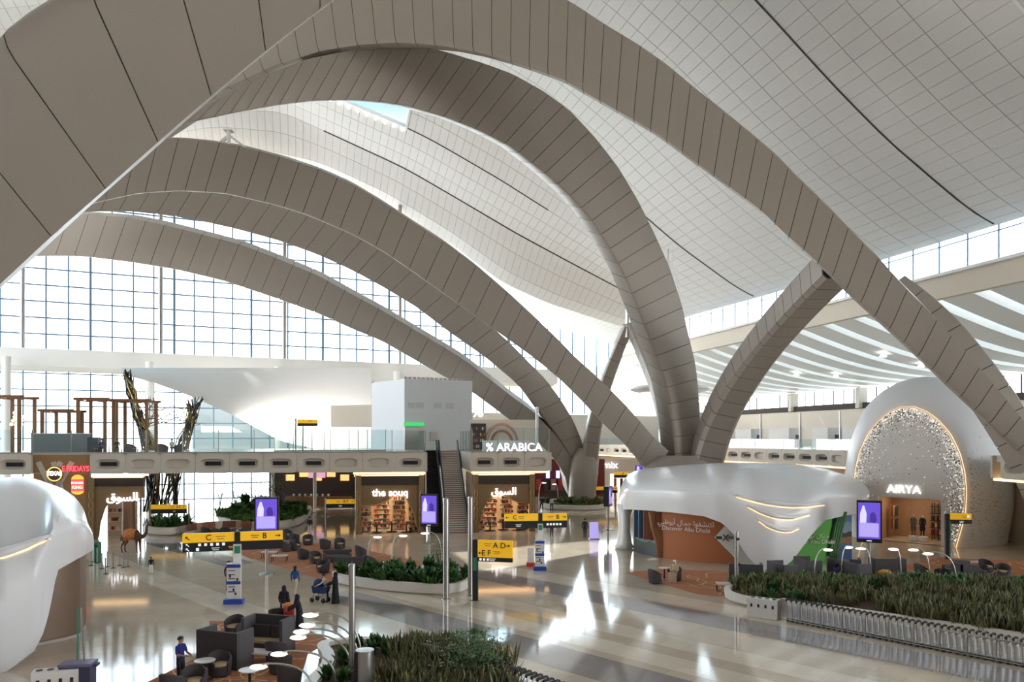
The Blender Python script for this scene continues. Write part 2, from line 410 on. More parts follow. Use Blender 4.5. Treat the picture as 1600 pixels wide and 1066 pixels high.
# ================================================================== roof
EU = Vector((-0.963, -0.268, 0))
def eave(Y0): return Vector((62.73 - 0.2778 * Y0, Y0, 0))
PR1 = ([-6, 0, 2.1, 4.6, 7.8, 11.5, 14.5, 17.7, 20.5, 25.3, 33, 42, 54, 66, 80, 95, 110], [26.4, 27.8, 28.6, 29.9, 31.9, 34.1, 36.3, 38.7, 41, 44.9, 50, 54, 57, 57.5, 55, 51, 47])
PR2 = ([-6, 0, 9, 20, 28.8, 45, 63, 72, 80, 95, 110], [26.6, 28.2, 32.2, 37.2, 41.2, 49, 55.6, 54.6, 51.5, 46, 42])
def prof(t, pr):
    xs, ys = pr
    return sum(np.interp(t + o, xs, ys) * w for o, w in ((-2, .15), (-1, .2), (0, .3), (1, .2), (2, .15)))
PR3 = ([-6, 0, 10, 20, 27.8, 36.9, 47.5, 57.3, 72, 80, 95, 110], [25.5, 26.6, 29, 31.6, 34.6, 40.6, 46.3, 50, 51.5, 50.5, 46, 42])
def roof(t, Y0, dz=0.0):
    w = min(1, max(0, (Y0 - 100) / 26.0)); w = w * w * (3 - 2 * w)
    z = prof(t, PR1) * (1 - w) + prof(t, PR2) * w
    if Y0 > 124:
        k = min(1, (Y0 - 124) / 11.0); k = k * k * (3 - 2 * k); z = z * (1 - k) + prof(t, PR3) * k
    p = eave(Y0) + EU * t
    return Vector((p.x, p.y, z + dz))
def roof_at(x, y):
    Y0 = y; t = 0.0
    for _ in range(30):
        t = (62.73 - 0.2778 * Y0 - x) / 0.963; Y0 = y + 0.268 * t
    return roof(t, Y0).z
def proj(p): return (800 + F * p.x / p.y, HOR - F * (p.z - EYE) / p.y) if p.y > 1 else (9999, 9999)
CEIL = struct(link('ceiling', None))
TS = np.arange(0, 108, 1.05); YS = np.arange(27, 151, 3.0)
def roof_inv(px, py):
    best = None
    for t in np.arange(0, 100, 0.5):
        for Y0 in np.arange(60, 150, 0.5):
            q = proj(roof(t, Y0)); d_ = (q[0] - px) ** 2 + (q[1] - py) ** 2
            if best is None or d_ < best[0]: best = (d_, t, Y0)
    return best[1:]
HT = (46.6, 60.5); HY = (108.4, 116.8)     # skylight opening in t and Y0

def in_hole(t0, t1, y0, y1): return t1 > HT[0] and t0 < HT[1] and y1 > HY[0] and y0 < HY[1]
cells = []
for i in range(len(TS) - 1):
    for j in range(len(YS) - 1):
        if in_hole(TS[i], TS[i + 1], YS[j], YS[j + 1]): continue
        q = [roof(TS[i], YS[j]), roof(TS[i + 1], YS[j]), roof(TS[i + 1], YS[j + 1]), roof(TS[i], YS[j + 1])]
        pp = [proj(p) for p in q]; cx = sum(p[0] for p in pp) / 4; cy = sum(p[1] for p in pp) / 4
        area = 0.5 * abs((pp[2][0] - pp[0][0]) * (pp[3][1] - pp[1][1]) - (pp[3][0] - pp[1][0]) * (pp[2][1] - pp[0][1]))
        vis = 0 < cx < 1600 and 0 < cy < 533 and min(p.y for p in q) > 3
        if vis:
            bx = np.interp(cy, [p[1] for p in B_up[8:]], [p[0] for p in B_up[8:]])
            if cx < bx + 5: vis = cx > 700 and False
        cells.append((area if vis else 0, i, j))
cells.sort(key=lambda c: -c[0])
rest = MB()
def roof_panel(mb, i, j):
    g = 0.022; a0, a1 = TS[i] + g, TS[i + 1] - g; b0, b1 = YS[j] + g * 1.3, YS[j + 1] - g * 1.3
    lo = [roof(a0, b0), roof(a1, b0), roof(a1, b1), roof(a0, b1)]
    mb.hexa(lo, [p + Vector((0, 0, 0.05)) for p in lo])
for n_, (ar, i, j) in enumerate(cells):
    if n_ < 300 and ar > 0:
        m1 = MB(); roof_panel(m1, i, j); m1.build('ceiling_panel', M_ROOF, CEIL)
    else: roof_panel(rest, i, j)
o = rest.build('ceiling_panel', M_ROOF, CEIL); o['kind'] = 'stuff'
bk = MB()
for i in range(len(TS) - 1):
    for j in range(len(YS) - 1):
        if in_hole(TS[i], TS[i + 1], YS[j], YS[j + 1]): continue
        bk.add([roof(TS[i], YS[j], .07), roof(TS[i + 1], YS[j], .07), roof(TS[i + 1], YS[j + 1], .07), roof(TS[i], YS[j + 1], .07)], [(0, 1, 2, 3)])
bk.build('backing_deck', mat('ceiling_joint_grey', (176, 172, 167), 0.8), CEIL, doubles=0.01)  # plain grey deck that shows in the panel joints
def roof_strip(Y0, t0, t1, w, m, name='expansion_joint', h=0.05):
    mb = MB(); R = []
    for t in np.linspace(t0, t1, 30):
        a, b = roof(t, Y0 - w / 2), roof(t, Y0 + w / 2); d = Vector((0, 0, -h))
        R.append([a, b, b + d, a + d])
    mb.loft(R); mb.build(name, m, CEIL)
roof_strip(69.0, 0.4, 60, 0.16, M_SEAM)
roof_strip(105.0, 0.6, 20, 0.22, M_SEAM)
roof_strip(126.0, 4, 57, 0.22, M_SEAM)
roof_strip(117.0, 26, 60, 0.16, M_SEAM)
roof_strip(54.0, 0.4, 60, 0.22, M_WHITE, 'light_rail', 0.1)
bk = MB(); yy = np.arange(-45, 28, 9.0); tt = np.arange(0, 112, 6.0)
for i in range(len(tt) - 1):
    for j in range(len(yy) - 1):
        bk.add([roof(tt[i], yy[j], .07), roof(tt[i + 1], yy[j], .07), roof(tt[i + 1], yy[j + 1], .07), roof(tt[i], yy[j + 1], .07)], [(0, 1, 2, 3)])
bk.build('rear_deck', M_ROOF, CEIL, doubles=0.01)
# skylight upstand with its little lamps
t0, t1 = TS[np.searchsorted(TS, HT[0]) - 1], TS[np.searchsorted(TS, HT[1])]
y0, y1 = YS[np.searchsorted(YS, HY[0]) - 1], YS[np.searchsorted(YS, HY[1])]
sk = thing('skylight', 'blue skylight opening in the ceiling under the tall arch', 'skylight', roof(t0, y0))
b0 = sk.location.copy()
cs = [roof(t0, y0), roof(t1, y0), roof(t1, y1), roof(t0, y1)]
for k in range(4):
    a, b = cs[k], cs[(k + 1) % 4]; dirv = (b - a).normalized(); inn = (sum(cs, Vector()) / 4 - (a + b) / 2).normalized()
    mb = MB(); mb.prism([a - b0 - Vector((0, 0, .1)), b - b0 - Vector((0, 0, .1)), b - b0 + Vector((0, 0, .3)), a - b0 + Vector((0, 0, .3))], inn * 0.3); mb.build('upstand', M_WHITE, sk)
mb = MB(); mb.prism([p - b0 + Vector((0, 0, .25)) for p in cs], (0, 0, 0.04)); mb.build('pane', M_GLASS, sk)
lampm = MB().ball((0, 0, 0), 0.2, 8, 5).mesh('lamp', M_WLIGHT)
for k in range(11):
    f = (k + 0.5) / 11; p = cs[3] + (cs[2] - cs[3]) * f * 0.9 + (cs[3] - cs[0]).normalized() * 0.5
    link('lamp', lampm, sk, p - b0 + Vector((0, 0, -0.15)))

# ================================================================== window wall behind the arches
WA = Vector((-66.7, 100, 0)); wd = Vector((0.907, 0.422, 0)); PW, PH = 2.6, 2.17
ZB = 20.4
wall = struct(link('window_1', None, None, WA))
me_p = MB().box((PW / 2, 0, PH / 2), (PW - 0.1, 0.04, PH - 0.1)).mesh('pane', M_GLASS)
wrz = math.atan2(wd.y, wd.x)
def poly_y(poly, x): return float(np.interp(x, [p[0] for p in poly], [p[1] for p in poly]))
def wtop(q):          # head of the glazing: under the ceiling, and out of sight behind the wide arch
    cx = proj(q)[0]; z = EYE + (HOR - poly_y(D_up, cx) - 22) / F * q.y if 0 < cx < 1040 else 99
    return min(roof_at(q.x, q.y), z)
pr_, n_ind = MB(), 0
for c_ in range(-9, 30):
    for r_ in range(0, 15):
        pos = WA + wd * (c_ * PW) + Vector((0, 0, ZB + r_ * PH))
        if pos.z + PH > wtop(pos) + 1.5: continue
        cx, cy = proj(pos + wd * PW / 2 + Vector((0, 0, PH / 2)))
        seen = -20 < cx < 800 and (cy > poly_y(E_lo, cx) - 12 or poly_y(D2_lo, cx) - 12 < cy < poly_y(E_up, cx) + 12)
        if seen and n_ind < 300:
            link('pane', me_p, wall, wd * (c_ * PW) + Vector((0, 0, ZB + r_ * PH)), wrz); n_ind += 1
        else:
            a = wd * (c_ * PW + 0.05) + Vector((0, 0, ZB + r_ * PH + 0.05)); b = wd * (PW - 0.1)
            pr_.prism([a, a + b, a + b + Vector((0, 0, PH - 0.1)), a + Vector((0, 0, PH - 0.1))], (0, 0.04, 0))
o = pr_.build('pane', M_GLASS, wall); o['kind'] = 'stuff'
for c_ in range(-9, 31):
    big = 0.2 if c_ % 4 else 0.32
    q = WA + wd * (c_ * PW); hh = max(4, wtop(q) + 0.3 - ZB)
    MB().box((0, 0, hh / 2), (big, 0.45, hh)).build('mullion', M_MULL, wall, wd * (c_ * PW) + Vector((0, 0, ZB)), wrz)
for r_ in range(0, 16):
    cc = [c_ for c_ in range(-9, 30) if wtop(WA + wd * (c_ * PW)) + 0.5 > ZB + r_ * PH]
    if cc: MB().box(((cc[0] + cc[-1] + 1) / 2 * PW, 0, 0), ((cc[-1] - cc[0] + 1) * PW, 0.24, 0.19)).build('transom', M_MULL, wall, Vector((0, 0, ZB + r_ * PH)), wrz)
# white spandrel beam
mb = MB(); mb.prism([(-24, -2.6, -2.3), (-24, -0.3, -2.8), (-24, 0.6, -2.8), (-24, 0.6, 0), (-24, -2.6, 0)], (105, 0, 0))
o = mb.build('trim_1', M_WHITE, None, WA + Vector((0, 0, ZB)), wrz); struct(o)
# lower window wall
low = struct(link('window_2', None, None, WA + Vector((0, 0, 0))))
me_l = MB().box((PW / 2, 0, PH / 2), (PW - 0.1, 0.04, PH - 0.1)).mesh('pane', M_GLASS)
lowrest = MB()
for c_ in range(-9, 22):
    for r_ in range(0, 8):
        pos = WA + wd * (c_ * PW) + Vector((0, 0, r_ * PH)); cx, cy = proj(pos + wd * PW / 2 + Vector((0, 0, PH / 2)))
        if -20 < cx < 470 and cy < 800: link('pane', me_l, low, wd * (c_ * PW) + Vector((0, 0, r_ * PH)), wrz)
        elif cx < 900:
            a = wd * (c_ * PW + 0.05) + Vector((0, 0, r_ * PH + 0.05)); b = wd * (PW - 0.1)
            lowrest.prism([a, a + b, a + b + Vector((0, 0, PH - 0.1)), a + Vector((0, 0, PH - 0.1))], (0, 0.04, 0))
o = lowrest.build('pane', M_GLASS, low); o['kind'] = 'stuff'
for c_ in range(-9, 23):
    MB().box((0, 0, 8.8), (0.18, 0.4, 17.6)).build('mullion', M_MULL, low, wd * (c_ * PW), wrz)
for r_ in range(0, 9):
    MB().box((6.5 * PW, 0, 0), (31 * PW, 0.2, 0.17)).build('transom', M_MULL, low, Vector((0, 0, r_ * PH)), wrz)
# round columns of the window wall
for k, px in enumerate((10, 234, 434, 620)):
    kx = (px - 800) / F; # hit with line 4 m in front of the wall
    q = WA + Vector((0.422, -0.907, 0)) * 4.5
    Y = (q.x * wd.y - q.y * wd.x) / (kx * wd.y - wd.x); p = Vector((kx * Y, Y, 0))
    t = thing('round_column', ['white round column at the left edge before the window wall', 'white round column behind the tangled rod sculpture', 'white round column left of the white lift block', 'white round column hidden behind the white lift block'][k], 'column', p)
    mb = MB(); mb.lathe([(0.52, 0), (0.52, 19.0)], (0, 0, 0), 18); mb.build('shaft', M_WHITE, t, smooth=50)
    mb = MB(); mb.lathe([(0.3, 0), (0.3, 26.0)], (0, 0, 0), 12); mb.build('upper_post', M_STEEL, t, (0, 3.2, ZB - 1), smooth=50)
# low white vault sweeping down before the lower glass
def vault(u, v):
    px = 190 + 390 * u; top = 575; edge = np.interp(px, [190, 240, 300, 360, 400, 440, 580], [585, 598, 620, 647, 668, 690, 720])
    py = top + (edge - top) * v; Y = 97 + 18 * u - 6 * math.sin(v * PI / 2)
    return P(px, py, Y)
tag(struct(MB().grid(vault, 24, 10).build('trim_2', M_WHITE, smooth=True)), 'white vault edge sweeping down before the lower window wall')
def vwall(u, v):
    return P(300 + 290 * u, 585 + 118 * v, 117 + 14 * u)
struct(MB().grid(vwall, 4, 4).build('wall_rear', M_WHITE))
mb = MB(); a, b = P(517, 634, 100), P(590, 632, 96)
mb.prism([a, b, Vector((b.x, b.y, 10.2)), Vector((a.x, a.y, 10.2))], (0.5, 3, 0))
tag(mb.build('beige_bulkhead', M_BEIGE), 'beige rectangular bulkhead left of the white lift block', 'bulkhead')
# ================================================================== right-hand side of the hall
def strip_wall(name, path, z0, z1, m, thick=0.4, side=1):
    mb = MB(); R = []
    for i, p in enumerate(path):
        d = (Vector(path[min(i + 1, len(path) - 1)]) - Vector(path[max(i - 1, 0)])).normalized(); n = Vector((d.y, -d.x, 0)) * thick * side
        a = Vector((p[0], p[1], 0)); zz0 = z0[i] if isinstance(z0, list) else z0; zz1 = z1[i] if isinstance(z1, list) else z1
        R.append([a + Vector((0, 0, zz0)), a + n + Vector((0, 0, zz0)), a + n + Vector((0, 0, zz1)), a + Vector((0, 0, zz1))])
    mb.loft(R); return mb.build(name, m)
EV = [eave(y) for y in (20, 40, 60, 80, 100, 120, 140, 156)]
cl = struct(link('window_3', None))
ys = np.arange(24, 156, 3.2)
for k in range(len(ys) - 1):
    a, b = eave(ys[k]), eave(ys[k + 1]); d = (b - a).normalized(); n = Vector((-d.y, d.x, 0))
    za, zb = roof(0, ys[k]).z, roof(0, ys[k + 1]).z; a2, b2 = a + d * 0.08, b - d * 0.08
    MB().prism([(a2.x, a2.y, 24.75), (b2.x, b2.y, 24.75), (b2.x, b2.y, zb - 0.1), (a2.x, a2.y, za - 0.1)], n * 0.04).build('pane', M_GLASS, cl)
    MB().box((a.x, a.y, (24.7 + za) / 2), (0.14, 0.14, za - 24.7 + 0.3)).build('mullion', M_MULL, cl)
mb = MB(); mb.tube([eave(y) + Vector((-0.3, 0, roof(0, y).z - 0.55)) for y in np.arange(24, 156, 4)], 0.06, 6); mb.build('rail', M_MULL, cl)
struct(strip_wall('trim_3', EV, 22.4, 24.75, M_BEIGE, 0.8, 1))
struct(strip_wall('trim_4', [(p.x - 0.5, p.y) for p in EV], 24.5, 24.8, M_WHITE, 0.9, 1))
# low ceiling of the side concourse with white fins and light slots
OUT = Vector((0.963, 0.268, 0))
conc = struct(link('ceiling_side', None))
def lowc(u, y, dz=0.0):
    p = eave(y) + OUT * (0.6 + u * 29); return Vector((p.x, p.y, 22.4 - 5.2 * u - 1.2 * math.sin(u * PI) + dz))
M_FIN = mat('white_ceiling_fin', (238, 236, 232), 0.5, noise=0.02)
M_SLOT = glass_mat('rooflight_glass', (0.95, 0.98, 1.0))
sp = 5.2; yy = np.arange(20, 176, sp)
for k in range(len(yy) - 1):
    R = []
    for u in np.linspace(0, 1, 9):
        a, b = lowc(u, yy[k]), lowc(u, yy[k] + sp * 0.68)
        R.append([a, b, b + Vector((0, 0, 1.6)), a + Vector((0, 0, 1.6)), a + Vector((0, 0, .4))])
    MB().loft(R).build('ceiling_fin', M_FIN, conc)
    R = []
    for u in np.linspace(0, 1, 9):
        a, b = lowc(u, yy[k] + sp * .68, 1.55), lowc(u, yy[k] + sp, 1.55)
        R.append([a, b, b + Vector((0, 0, .06)), a + Vector((0, 0, .06))])
    MB().loft(R).build('rooflight', M_SLOT, conc)
lm = MB().lathe([(0.05, 0.0), (0.42, -0.35), (0.42, -0.45), (0.0, -0.5)], (0, 0, 0), 10).mesh('downlight', M_WLIGHT)
for px, py in ((1247, 579), (1307, 586), (1384, 545), (1440, 560)):
    best = min(((proj(lowc(u, y))[0] - px) ** 2 + (proj(lowc(u, y))[1] - py) ** 2, u, y) for u in np.arange(0.1, 1, .05) for y in yy[:-1] + 1.4)
    link('downlight', lm, conc, lowc(best[1], best[2], -0.05))
# rear wall of the concourse: beige band, dark window strip
WL = [tuple((eave(y) + OUT * 29.6).xy) for y in (20, 60, 100, 140, 176)]
struct(strip_wall('wall_right', WL, 0, 14.0, M_BEIGE, 0.6, -1))
ws = struct(link('window_4', None))
for k in range(60):
    y = 24 + k * 2.5; a, b = eave(y) + OUT * 29.8, eave(y + 2.5) + OUT * 29.8; d = (b - a).normalized()
    MB().prism([(a + d * .1 + Vector((0, 0, 14.1))), (b - d * .1 + Vector((0, 0, 14.1))), (b - d * .1 + Vector((0, 0, 17.0))), (a + d * .1 + Vector((0, 0, 17.0)))], (0.05, 0, 0)).build('pane', M_GLASS, ws)
    if k % 7 == 3: MB().box((a.x - 0.6, a.y, 15.4), (1.4, 1.4, 3.4)).build('pier', M_STONE, ws)
    MB().box((a.x, a.y, 15.5), (0.16, 0.16, 3.2)).build('mullion', M_DARK, ws)
struct(strip_wall('trim_5', [(eave(y) + OUT * 29.4).xy for y in (20, 60, 100, 140, 176)], 13.6, 14.6, M_DARK, 0.5, -1))
# unseen dark walls behind and beside the camera, added to dim the arches
struct(strip_wall('wall_left_unseen', [(-76, -38), (-76, 44)], 0, 56, mat('unseen_wall_taupe', (104, 97, 90), .7, noise=.05), .6, 1))
struct(strip_wall('wall_back_unseen', [(-75, -38), (90, -38)], 0, 58, mat('unseen_wall_taupe', (104, 97, 90), .7, noise=.05), .6, 1))
# far end of the hall
fe = [tuple((eave(166) + OUT * 30).xy), tuple((eave(160)).xy), (-10, 142)]
struct(strip_wall('wall_far', fe, 0, 13.5, M_STONE, 0.5, 1))
fw = struct(link('window_5', None)); a, b = Vector((22, 157, 0)), Vector((-8, 146, 0))
for k in range(12):
    for r in range(5):
        p, q = a.lerp(b, k / 12), a.lerp(b, (k + 0.95) / 12)
        MB().prism([p + Vector((0, 0, 13.6 + r * 3.4)), q + Vector((0, 0, 13.6 + r * 3.4)), q + Vector((0, 0, 16.85 + r * 3.4)), p + Vector((0, 0, 16.85 + r * 3.4))], (0, .05, 0)).build('pane', M_GLASS, fw)
    p = a.lerp(b, (k + .975) / 12); MB().box((p.x, p.y, 22), (.25, .4, 17)).build('mullion', M_MULL, fw)

# cove lamp that washes the white vault behind the upper floor
cv = bpy.data.lights.new('cove_lamp', 'AREA'); cv.shape = 'RECTANGLE'; cv.size = 22; cv.size_y = 1.0; cv.energy = 1300; cv.color = (1.0, .96, .9)
co = bpy.data.objects.new('cove_lamp', cv); COL.objects.link(co); co.location = P(470, 668, 101); co.rotation_euler = (math.radians(115), 0, math.radians(12))
# ================================================================== upper floors (mezzanines)
M_FASC = mat('warm_grey_fascia', (198, 189, 176), 0.5, noise=0.02, scale=0.7)
M_RECESS = mat('recess_grey', (178, 168, 156), 0.55, noise=0.02)
def fascia_mesh(w, h, vent, ow=0.74, oh=0.5):
    mb = MB(); n = 32; o, i = [], []
    for k in range(n):
        t = 2 * PI * (k + 0.5) / n; c, s = math.cos(t), math.sin(t); m_ = max(abs(c), abs(s))
        o.append((w / 2 + c / m_ * (w / 2 - 0.012), h / 2 + s / m_ * h / 2))
        i.append((w / 2 + abs(c) ** .55 * (1 if c > 0 else -1) * w * ow / 2, h * 0.48 + abs(s) ** .75 * (1 if s > 0 else -1) * h * oh / 2))
    r0 = [(x, 0.0, z) for x, z in o]; r1 = [(x, 0.0, z) for x, z in i]
    cx, cz = w / 2, h * 0.48
    r2 = [(cx + (x - cx) * .9, 0.10, cz + (z - cz) * .86) for x, z in i]; r3 = [(cx + (x - cx) * .8, 0.32, cz + (z - cz) * .72) for x, z in i]
    rb = [(x, 0.4, z) for x, z in o]
    mb.loft([[Vector(p) for p in r] for r in (rb, r0, r1, r2, r3)], False)
    mb.add(r3, [tuple(range(n))]); mb.add(rb, [tuple(range(n))])
    return mb.mesh('fascia_panel', M_FASC, smooth=40)
def vent_mesh(w, h):
    mb = MB(); W2 = w * 0.46; mb.box((w / 2, 0.27, h * .48), (W2, 0.1, h * .2))
    for k in range(9): mb.box((w / 2 - W2 / 2 + W2 * (k + .5) / 9, 0.2, h * .48), (W2 / 9 * .35, 0.05, h * .2))
    return mb.mesh('vent_grille', M_BLACK)
PWD, FH = 2.88, 1.75
FM, VM = fascia_mesh(PWD, FH, 0), vent_mesh(PWD, FH)
MZ = 7.42                       # upper floor level
mrz = math.atan2(6, 39.3); M0 = Vector((-36.3, 66, 0))
mux = Vector((math.cos(mrz), math.sin(mrz), 0)); muy = Vector((-math.sin(mrz), math.cos(mrz), 0))
def ML(u, v, z=0.0): return M0 + mux * u + muy * v + Vector((0, 0, z))
def MU(px, v=0.0):              # u of a picture column on the line v
    k = (px - 800) / F; q = M0 + muy * v
    Y = (q.x * mux.y - q.y * mux.x) / (k * mux.y - mux.x); return (Vector((k * Y, Y, 0)) - q).dot(mux)
mez = struct(link('floor_upper', None, None, M0, mrz))
mb = MB(); zt = MZ; zb = MZ - 0.5
mb.prism([(-30, .35, zb), (28.8, .35, zb), (28.8, 13.2, zb), (32.9, 13.2, zb), (32.9, .35, zb), (40.3, .35, zb), (40.3, 30, zb), (-6, 30, zb), (-6, 15, zb), (-30, 15, zb)], (0, 0, 0.5))
mb.build('slab', mat('upper_floor_stone', (205, 200, 192), 0.25, noise=.04), mez)
vents = [1, 0, 0, 1, 1, 1, 1, 0, 0, 1]
for k in range(10):
    o = link('fascia_panel', FM, mez, (k * PWD, 0, MZ - FH))
    if vents[k]: link('vent_grille', VM, o)
for k in range(3):
    o = link('fascia_panel', FM, mez, (32.9 + k * 2.5, 0, MZ - FH)); o.scale = (0.868, 1, 1)
    if k != 2: link('vent_grille', VM, o)
for k in range(6):
    o = link('fascia_panel', FM, mez, (-4.6 - (k + 1) * PWD, 0, MZ - FH))
    if k % 2 == 0: link('vent_grille', VM, o)
for u, v0, v1 in ((28.8, 0, 13.2), (32.9, 0, 13.2), (40.4, 0, 20)):
    MB().box((u, (v0 + v1) / 2, MZ - FH / 2), (0.14, v1 - v0, FH)).build('side_fascia', M_FASC, mez)
MB().box((28.75, 6.6, 2.8), (.12, 12.6, 5.6)).build('side_wall', M_STONE, mez)
MB().box((30.85, 13.3, MZ - FH / 2), (4.1, 0.2, FH)).build('side_fascia', M_FASC, mez)
for a, b in ((.2, 4.6), (22.2, 28.7), (33, 40.3)):
    MB().box(((a + b) / 2, 0.5, MZ - FH - 0.12), (b - a, 0.5, 0.14)).build('light_strip', M_WARM, mez)
mb = MB(); zz = MZ - FH + 0.02
mb.prism([(-30, .3, zz), (28.8, .3, zz), (28.8, 29, zz), (-6, 29, zz), (-6, 15, zz), (-30, 15, zz)], (0, 0, .1)); mb.prism([(32.9, .3, zz), (40.3, .3, zz), (40.3, 29, zz), (32.9, 29, zz)], (0, 0, .1))
mb.build('soffit', M_STONE, mez)
# glass balustrade, one pane after the other
def balustrade(label, a, b, h=2.05, n=8, z=MZ, posts=True):
    a, b = Vector(a), Vector(b); t = thing('glass_balustrade', label, 'balustrade', (a.x, a.y, z)); d = b - a; rz = math.atan2(d.y, d.x); L = d.length / n
    t.rotation_euler = (0, 0, rz)
    pm = MB().box((L / 2, 0, h / 2), (L - 0.08, 0.03, h)).mesh('pane', M_BGLASS); sm = MB().box((0, 0.05, h / 2), (0.06, 0.08, h)).mesh('post', M_STEEL)
    for k in range(n):
        link('pane', pm, t, (k * L, 0, 0))
        if posts: link('post', sm, t, (k * L, 0, 0))
    if posts: link('post', sm, t, (n * L, 0, 0))
    MB().box((n * L / 2, 0, 0.06), (n * L, 0.1, 0.12)).build('base_rail', M_STEEL, t)
    return t
balustrade('long clear glass balustrade above the vented fascia, left of the escalators', ML(-4.6, .25), ML(28.7, .25), n=11)
balustrade('clear glass balustrade behind the lettering right of the escalators', ML(33, .25), ML(40.3, .25), n=3, h=2.3)
balustrade('clear glass balustrade along the left side of the escalator well', ML(28.6, .5), ML(28.6, 13.2), n=4)
balustrade('clear glass balustrade along the right side of the escalator well', ML(33.1, .5), ML(33.1, 13.2), n=4)
balustrade('glass balustrade at the far left above the white pod', ML(-22, .25), ML(-4.7, .25), n=6)
balustrade('inner glass screen on the upper floor before the round column', ML(14, 9), ML(25, 9), n=6, h=2.2)

# right mezzanine, curving away
RP = [(38.2, 44), (37.2, 58), (36.8, 66), (36.3, 76), (34.6, 86), (31.2, 97), (27.3, 109), (22.6, 123), (17.8, 137), (12.5, 151)]
d_ = np.r_[0, np.cumsum([math.hypot(RP[i + 1][0] - RP[i][0], RP[i + 1][1] - RP[i][1]) for i in range(len(RP) - 1)])]
mzr = struct(link('floor_upper_right', None))
def rp(s): return Vector((float(np.interp(s, d_, [p[0] for p in RP])), float(np.interp(s, d_, [p[1] for p in RP])), 0))
mb = MB(); R = []
for s in np.linspace(33, d_[-1], 24):
    p = rp(s); q = p + OUT * 32; R.append([p + Vector((.3, 0, MZ - .5)), q + Vector((0, 0, MZ - .5)), q + Vector((0, 0, MZ)), p + Vector((.3, 0, MZ))])
mb.loft(R); mb.build('slab', mat('upper_floor_stone', (205, 200, 192)), mzr)
for a_, b_ in ((0, 15.6),):
    mb = MB(); R = []; r2 = []
    for s in np.linspace(a_, b_, 6):
        p = rp(s); q = p + OUT * 6; R.append([p + Vector((.3, 0, MZ - .5)), q + Vector((0, 0, MZ - .5)), q + Vector((0, 0, MZ)), p + Vector((.3, 0, MZ))]); r2.append([p + Vector((.2, 0, MZ - FH - .2)), p + Vector((.9, 0, MZ - FH - .2)), p + Vector((.9, 0, MZ - FH)), p + Vector((.2, 0, MZ - FH))])
    mb.loft(R); mb.build('slab', MATS['upper_floor_stone'], mzr); MB().loft(r2).build('light_strip', M_WARM, mzr)
    p = rp(b_); MB().box((p.x + 1.5, p.y - .1, MZ - FH / 2), (3.0, .25, FH)).build('end_fascia', M_FASC, mzr)
NR = int(d_[-1] / 2.9)
pane_r = MB().box((1.45, 0, 0.6), (2.8, 0.03, 1.2)).mesh('pane', M_BGLASS); post_r = MB().box((0, 0, .6), (.06, .06, 1.25)).mesh('post', M_STEEL)
br = thing('glass_balustrade', 'low glass balustrade along the curving right-hand upper floor', 'balustrade', (*RP[4], MZ))
for k in range(NR):
    p, q = rp(k * 2.9), rp((k + 1) * 2.9); d = p - q
    if 59.5 < q.y and p.y < 75: continue
    d = p - q; rz = math.atan2(d.y, d.x); s_ = d.length / PWD
    o = link('fascia_panel', FM, mzr, (q.x, q.y, MZ - FH), rz); o.scale = (s_, 1, 1)
    # turn so the front looks into the hall
    o.rotation_euler = (0, 0, rz); o.location = (q.x, q.y, MZ - FH)
    if k % 5 != 3: link('vent_grille', VM, o)
    for me_, nm in ((pane_r, 'pane'), (post_r, 'post')):
        link(nm, me_, br, Vector((p.x + .3, p.y, MZ)) - br.location, rz + PI)
mb = MB(); R = []
for s in np.linspace(33, d_[-1], 24):
    p = rp(s); R.append([p + Vector((.2, 0, MZ - FH - .2)), p + Vector((.9, 0, MZ - FH - .2)), p + Vector((.9, 0, MZ - FH)), p + Vector((.2, 0, MZ - FH))])
mb.loft(R); mb.build('light_strip', M_WARM, mzr)
# ground floor shop walls under the right mezzanine
struct(strip_wall('wall_shops', [(p[0] + 5.5, p[1] + 1.5) for p in RP], 0, MZ - .5, M_BEIGE, .4, -1))

# ================================================================== lift block, escalator and stair
lb = thing('lift_block', 'tall plain white lift block behind the top of the escalators', 'lift block', (-12, 92, MZ))
a, c, b = P(581, 700, 94), P(632, 705, 87.5), P(738, 705, 91); zt_ = P(632, 592, 87.5).z
bkp = Vector((b.x - 9, b.y + 6.5, 0)); L0 = lb.location
mb = MB(); mb.prism([Vector((p.x - L0.x, p.y - L0.y, 0)) for p in (a, c, b, bkp)], (0, 0, zt_ - MZ)); mb.build('block', mat('white_painted_wall', (226, 229, 233), .6, noise=.01), lb)
dv = (b - c); dv.z = 0; dv.normalize(); rzb = math.atan2(dv.y, dv.x); nrm = Vector((dv.y, -dv.x, 0))
def onb(f, z): q = c.lerp(b, f); return Vector((q.x - L0.x, q.y - L0.y, z))
mb = MB().box((0, 0, 1.25), (2.2, .12, 2.5)); mb.build('lift_door', M_STEEL, lb, onb(.13, 0) + nrm * .08, rzb)
mb = MB().box((0, 0, 0), (2.4, .14, .4)); mb.build('exit_sign', mat('green_sign', (40, 170, 90), .5, emit=.6), lb, onb(.13, 2.9) + nrm * .12, rzb)
mb = MB().box((0, 0, 0), (.9, .08, 1.0)); mb.build('wall_panel', M_STEEL, lb, onb(.42, 1.5) + nrm * .08, rzb)
for f in (.10, .22, .48, .66):
    MB().box((0, 0, 0), (.9, .04, .6)).build('grille', mat('pale_grille', (205, 208, 212), .6), lb, onb(f, 5.1) + nrm * .04, rzb)
for k in range(14):
    MB().box((0, 0, 0), (.35, .3, .3)).build('roof_cleat', M_STONE, lb, onb(.03 + .9 * k / 14, zt_ - MZ + .12) - nrm * .5, rzb)

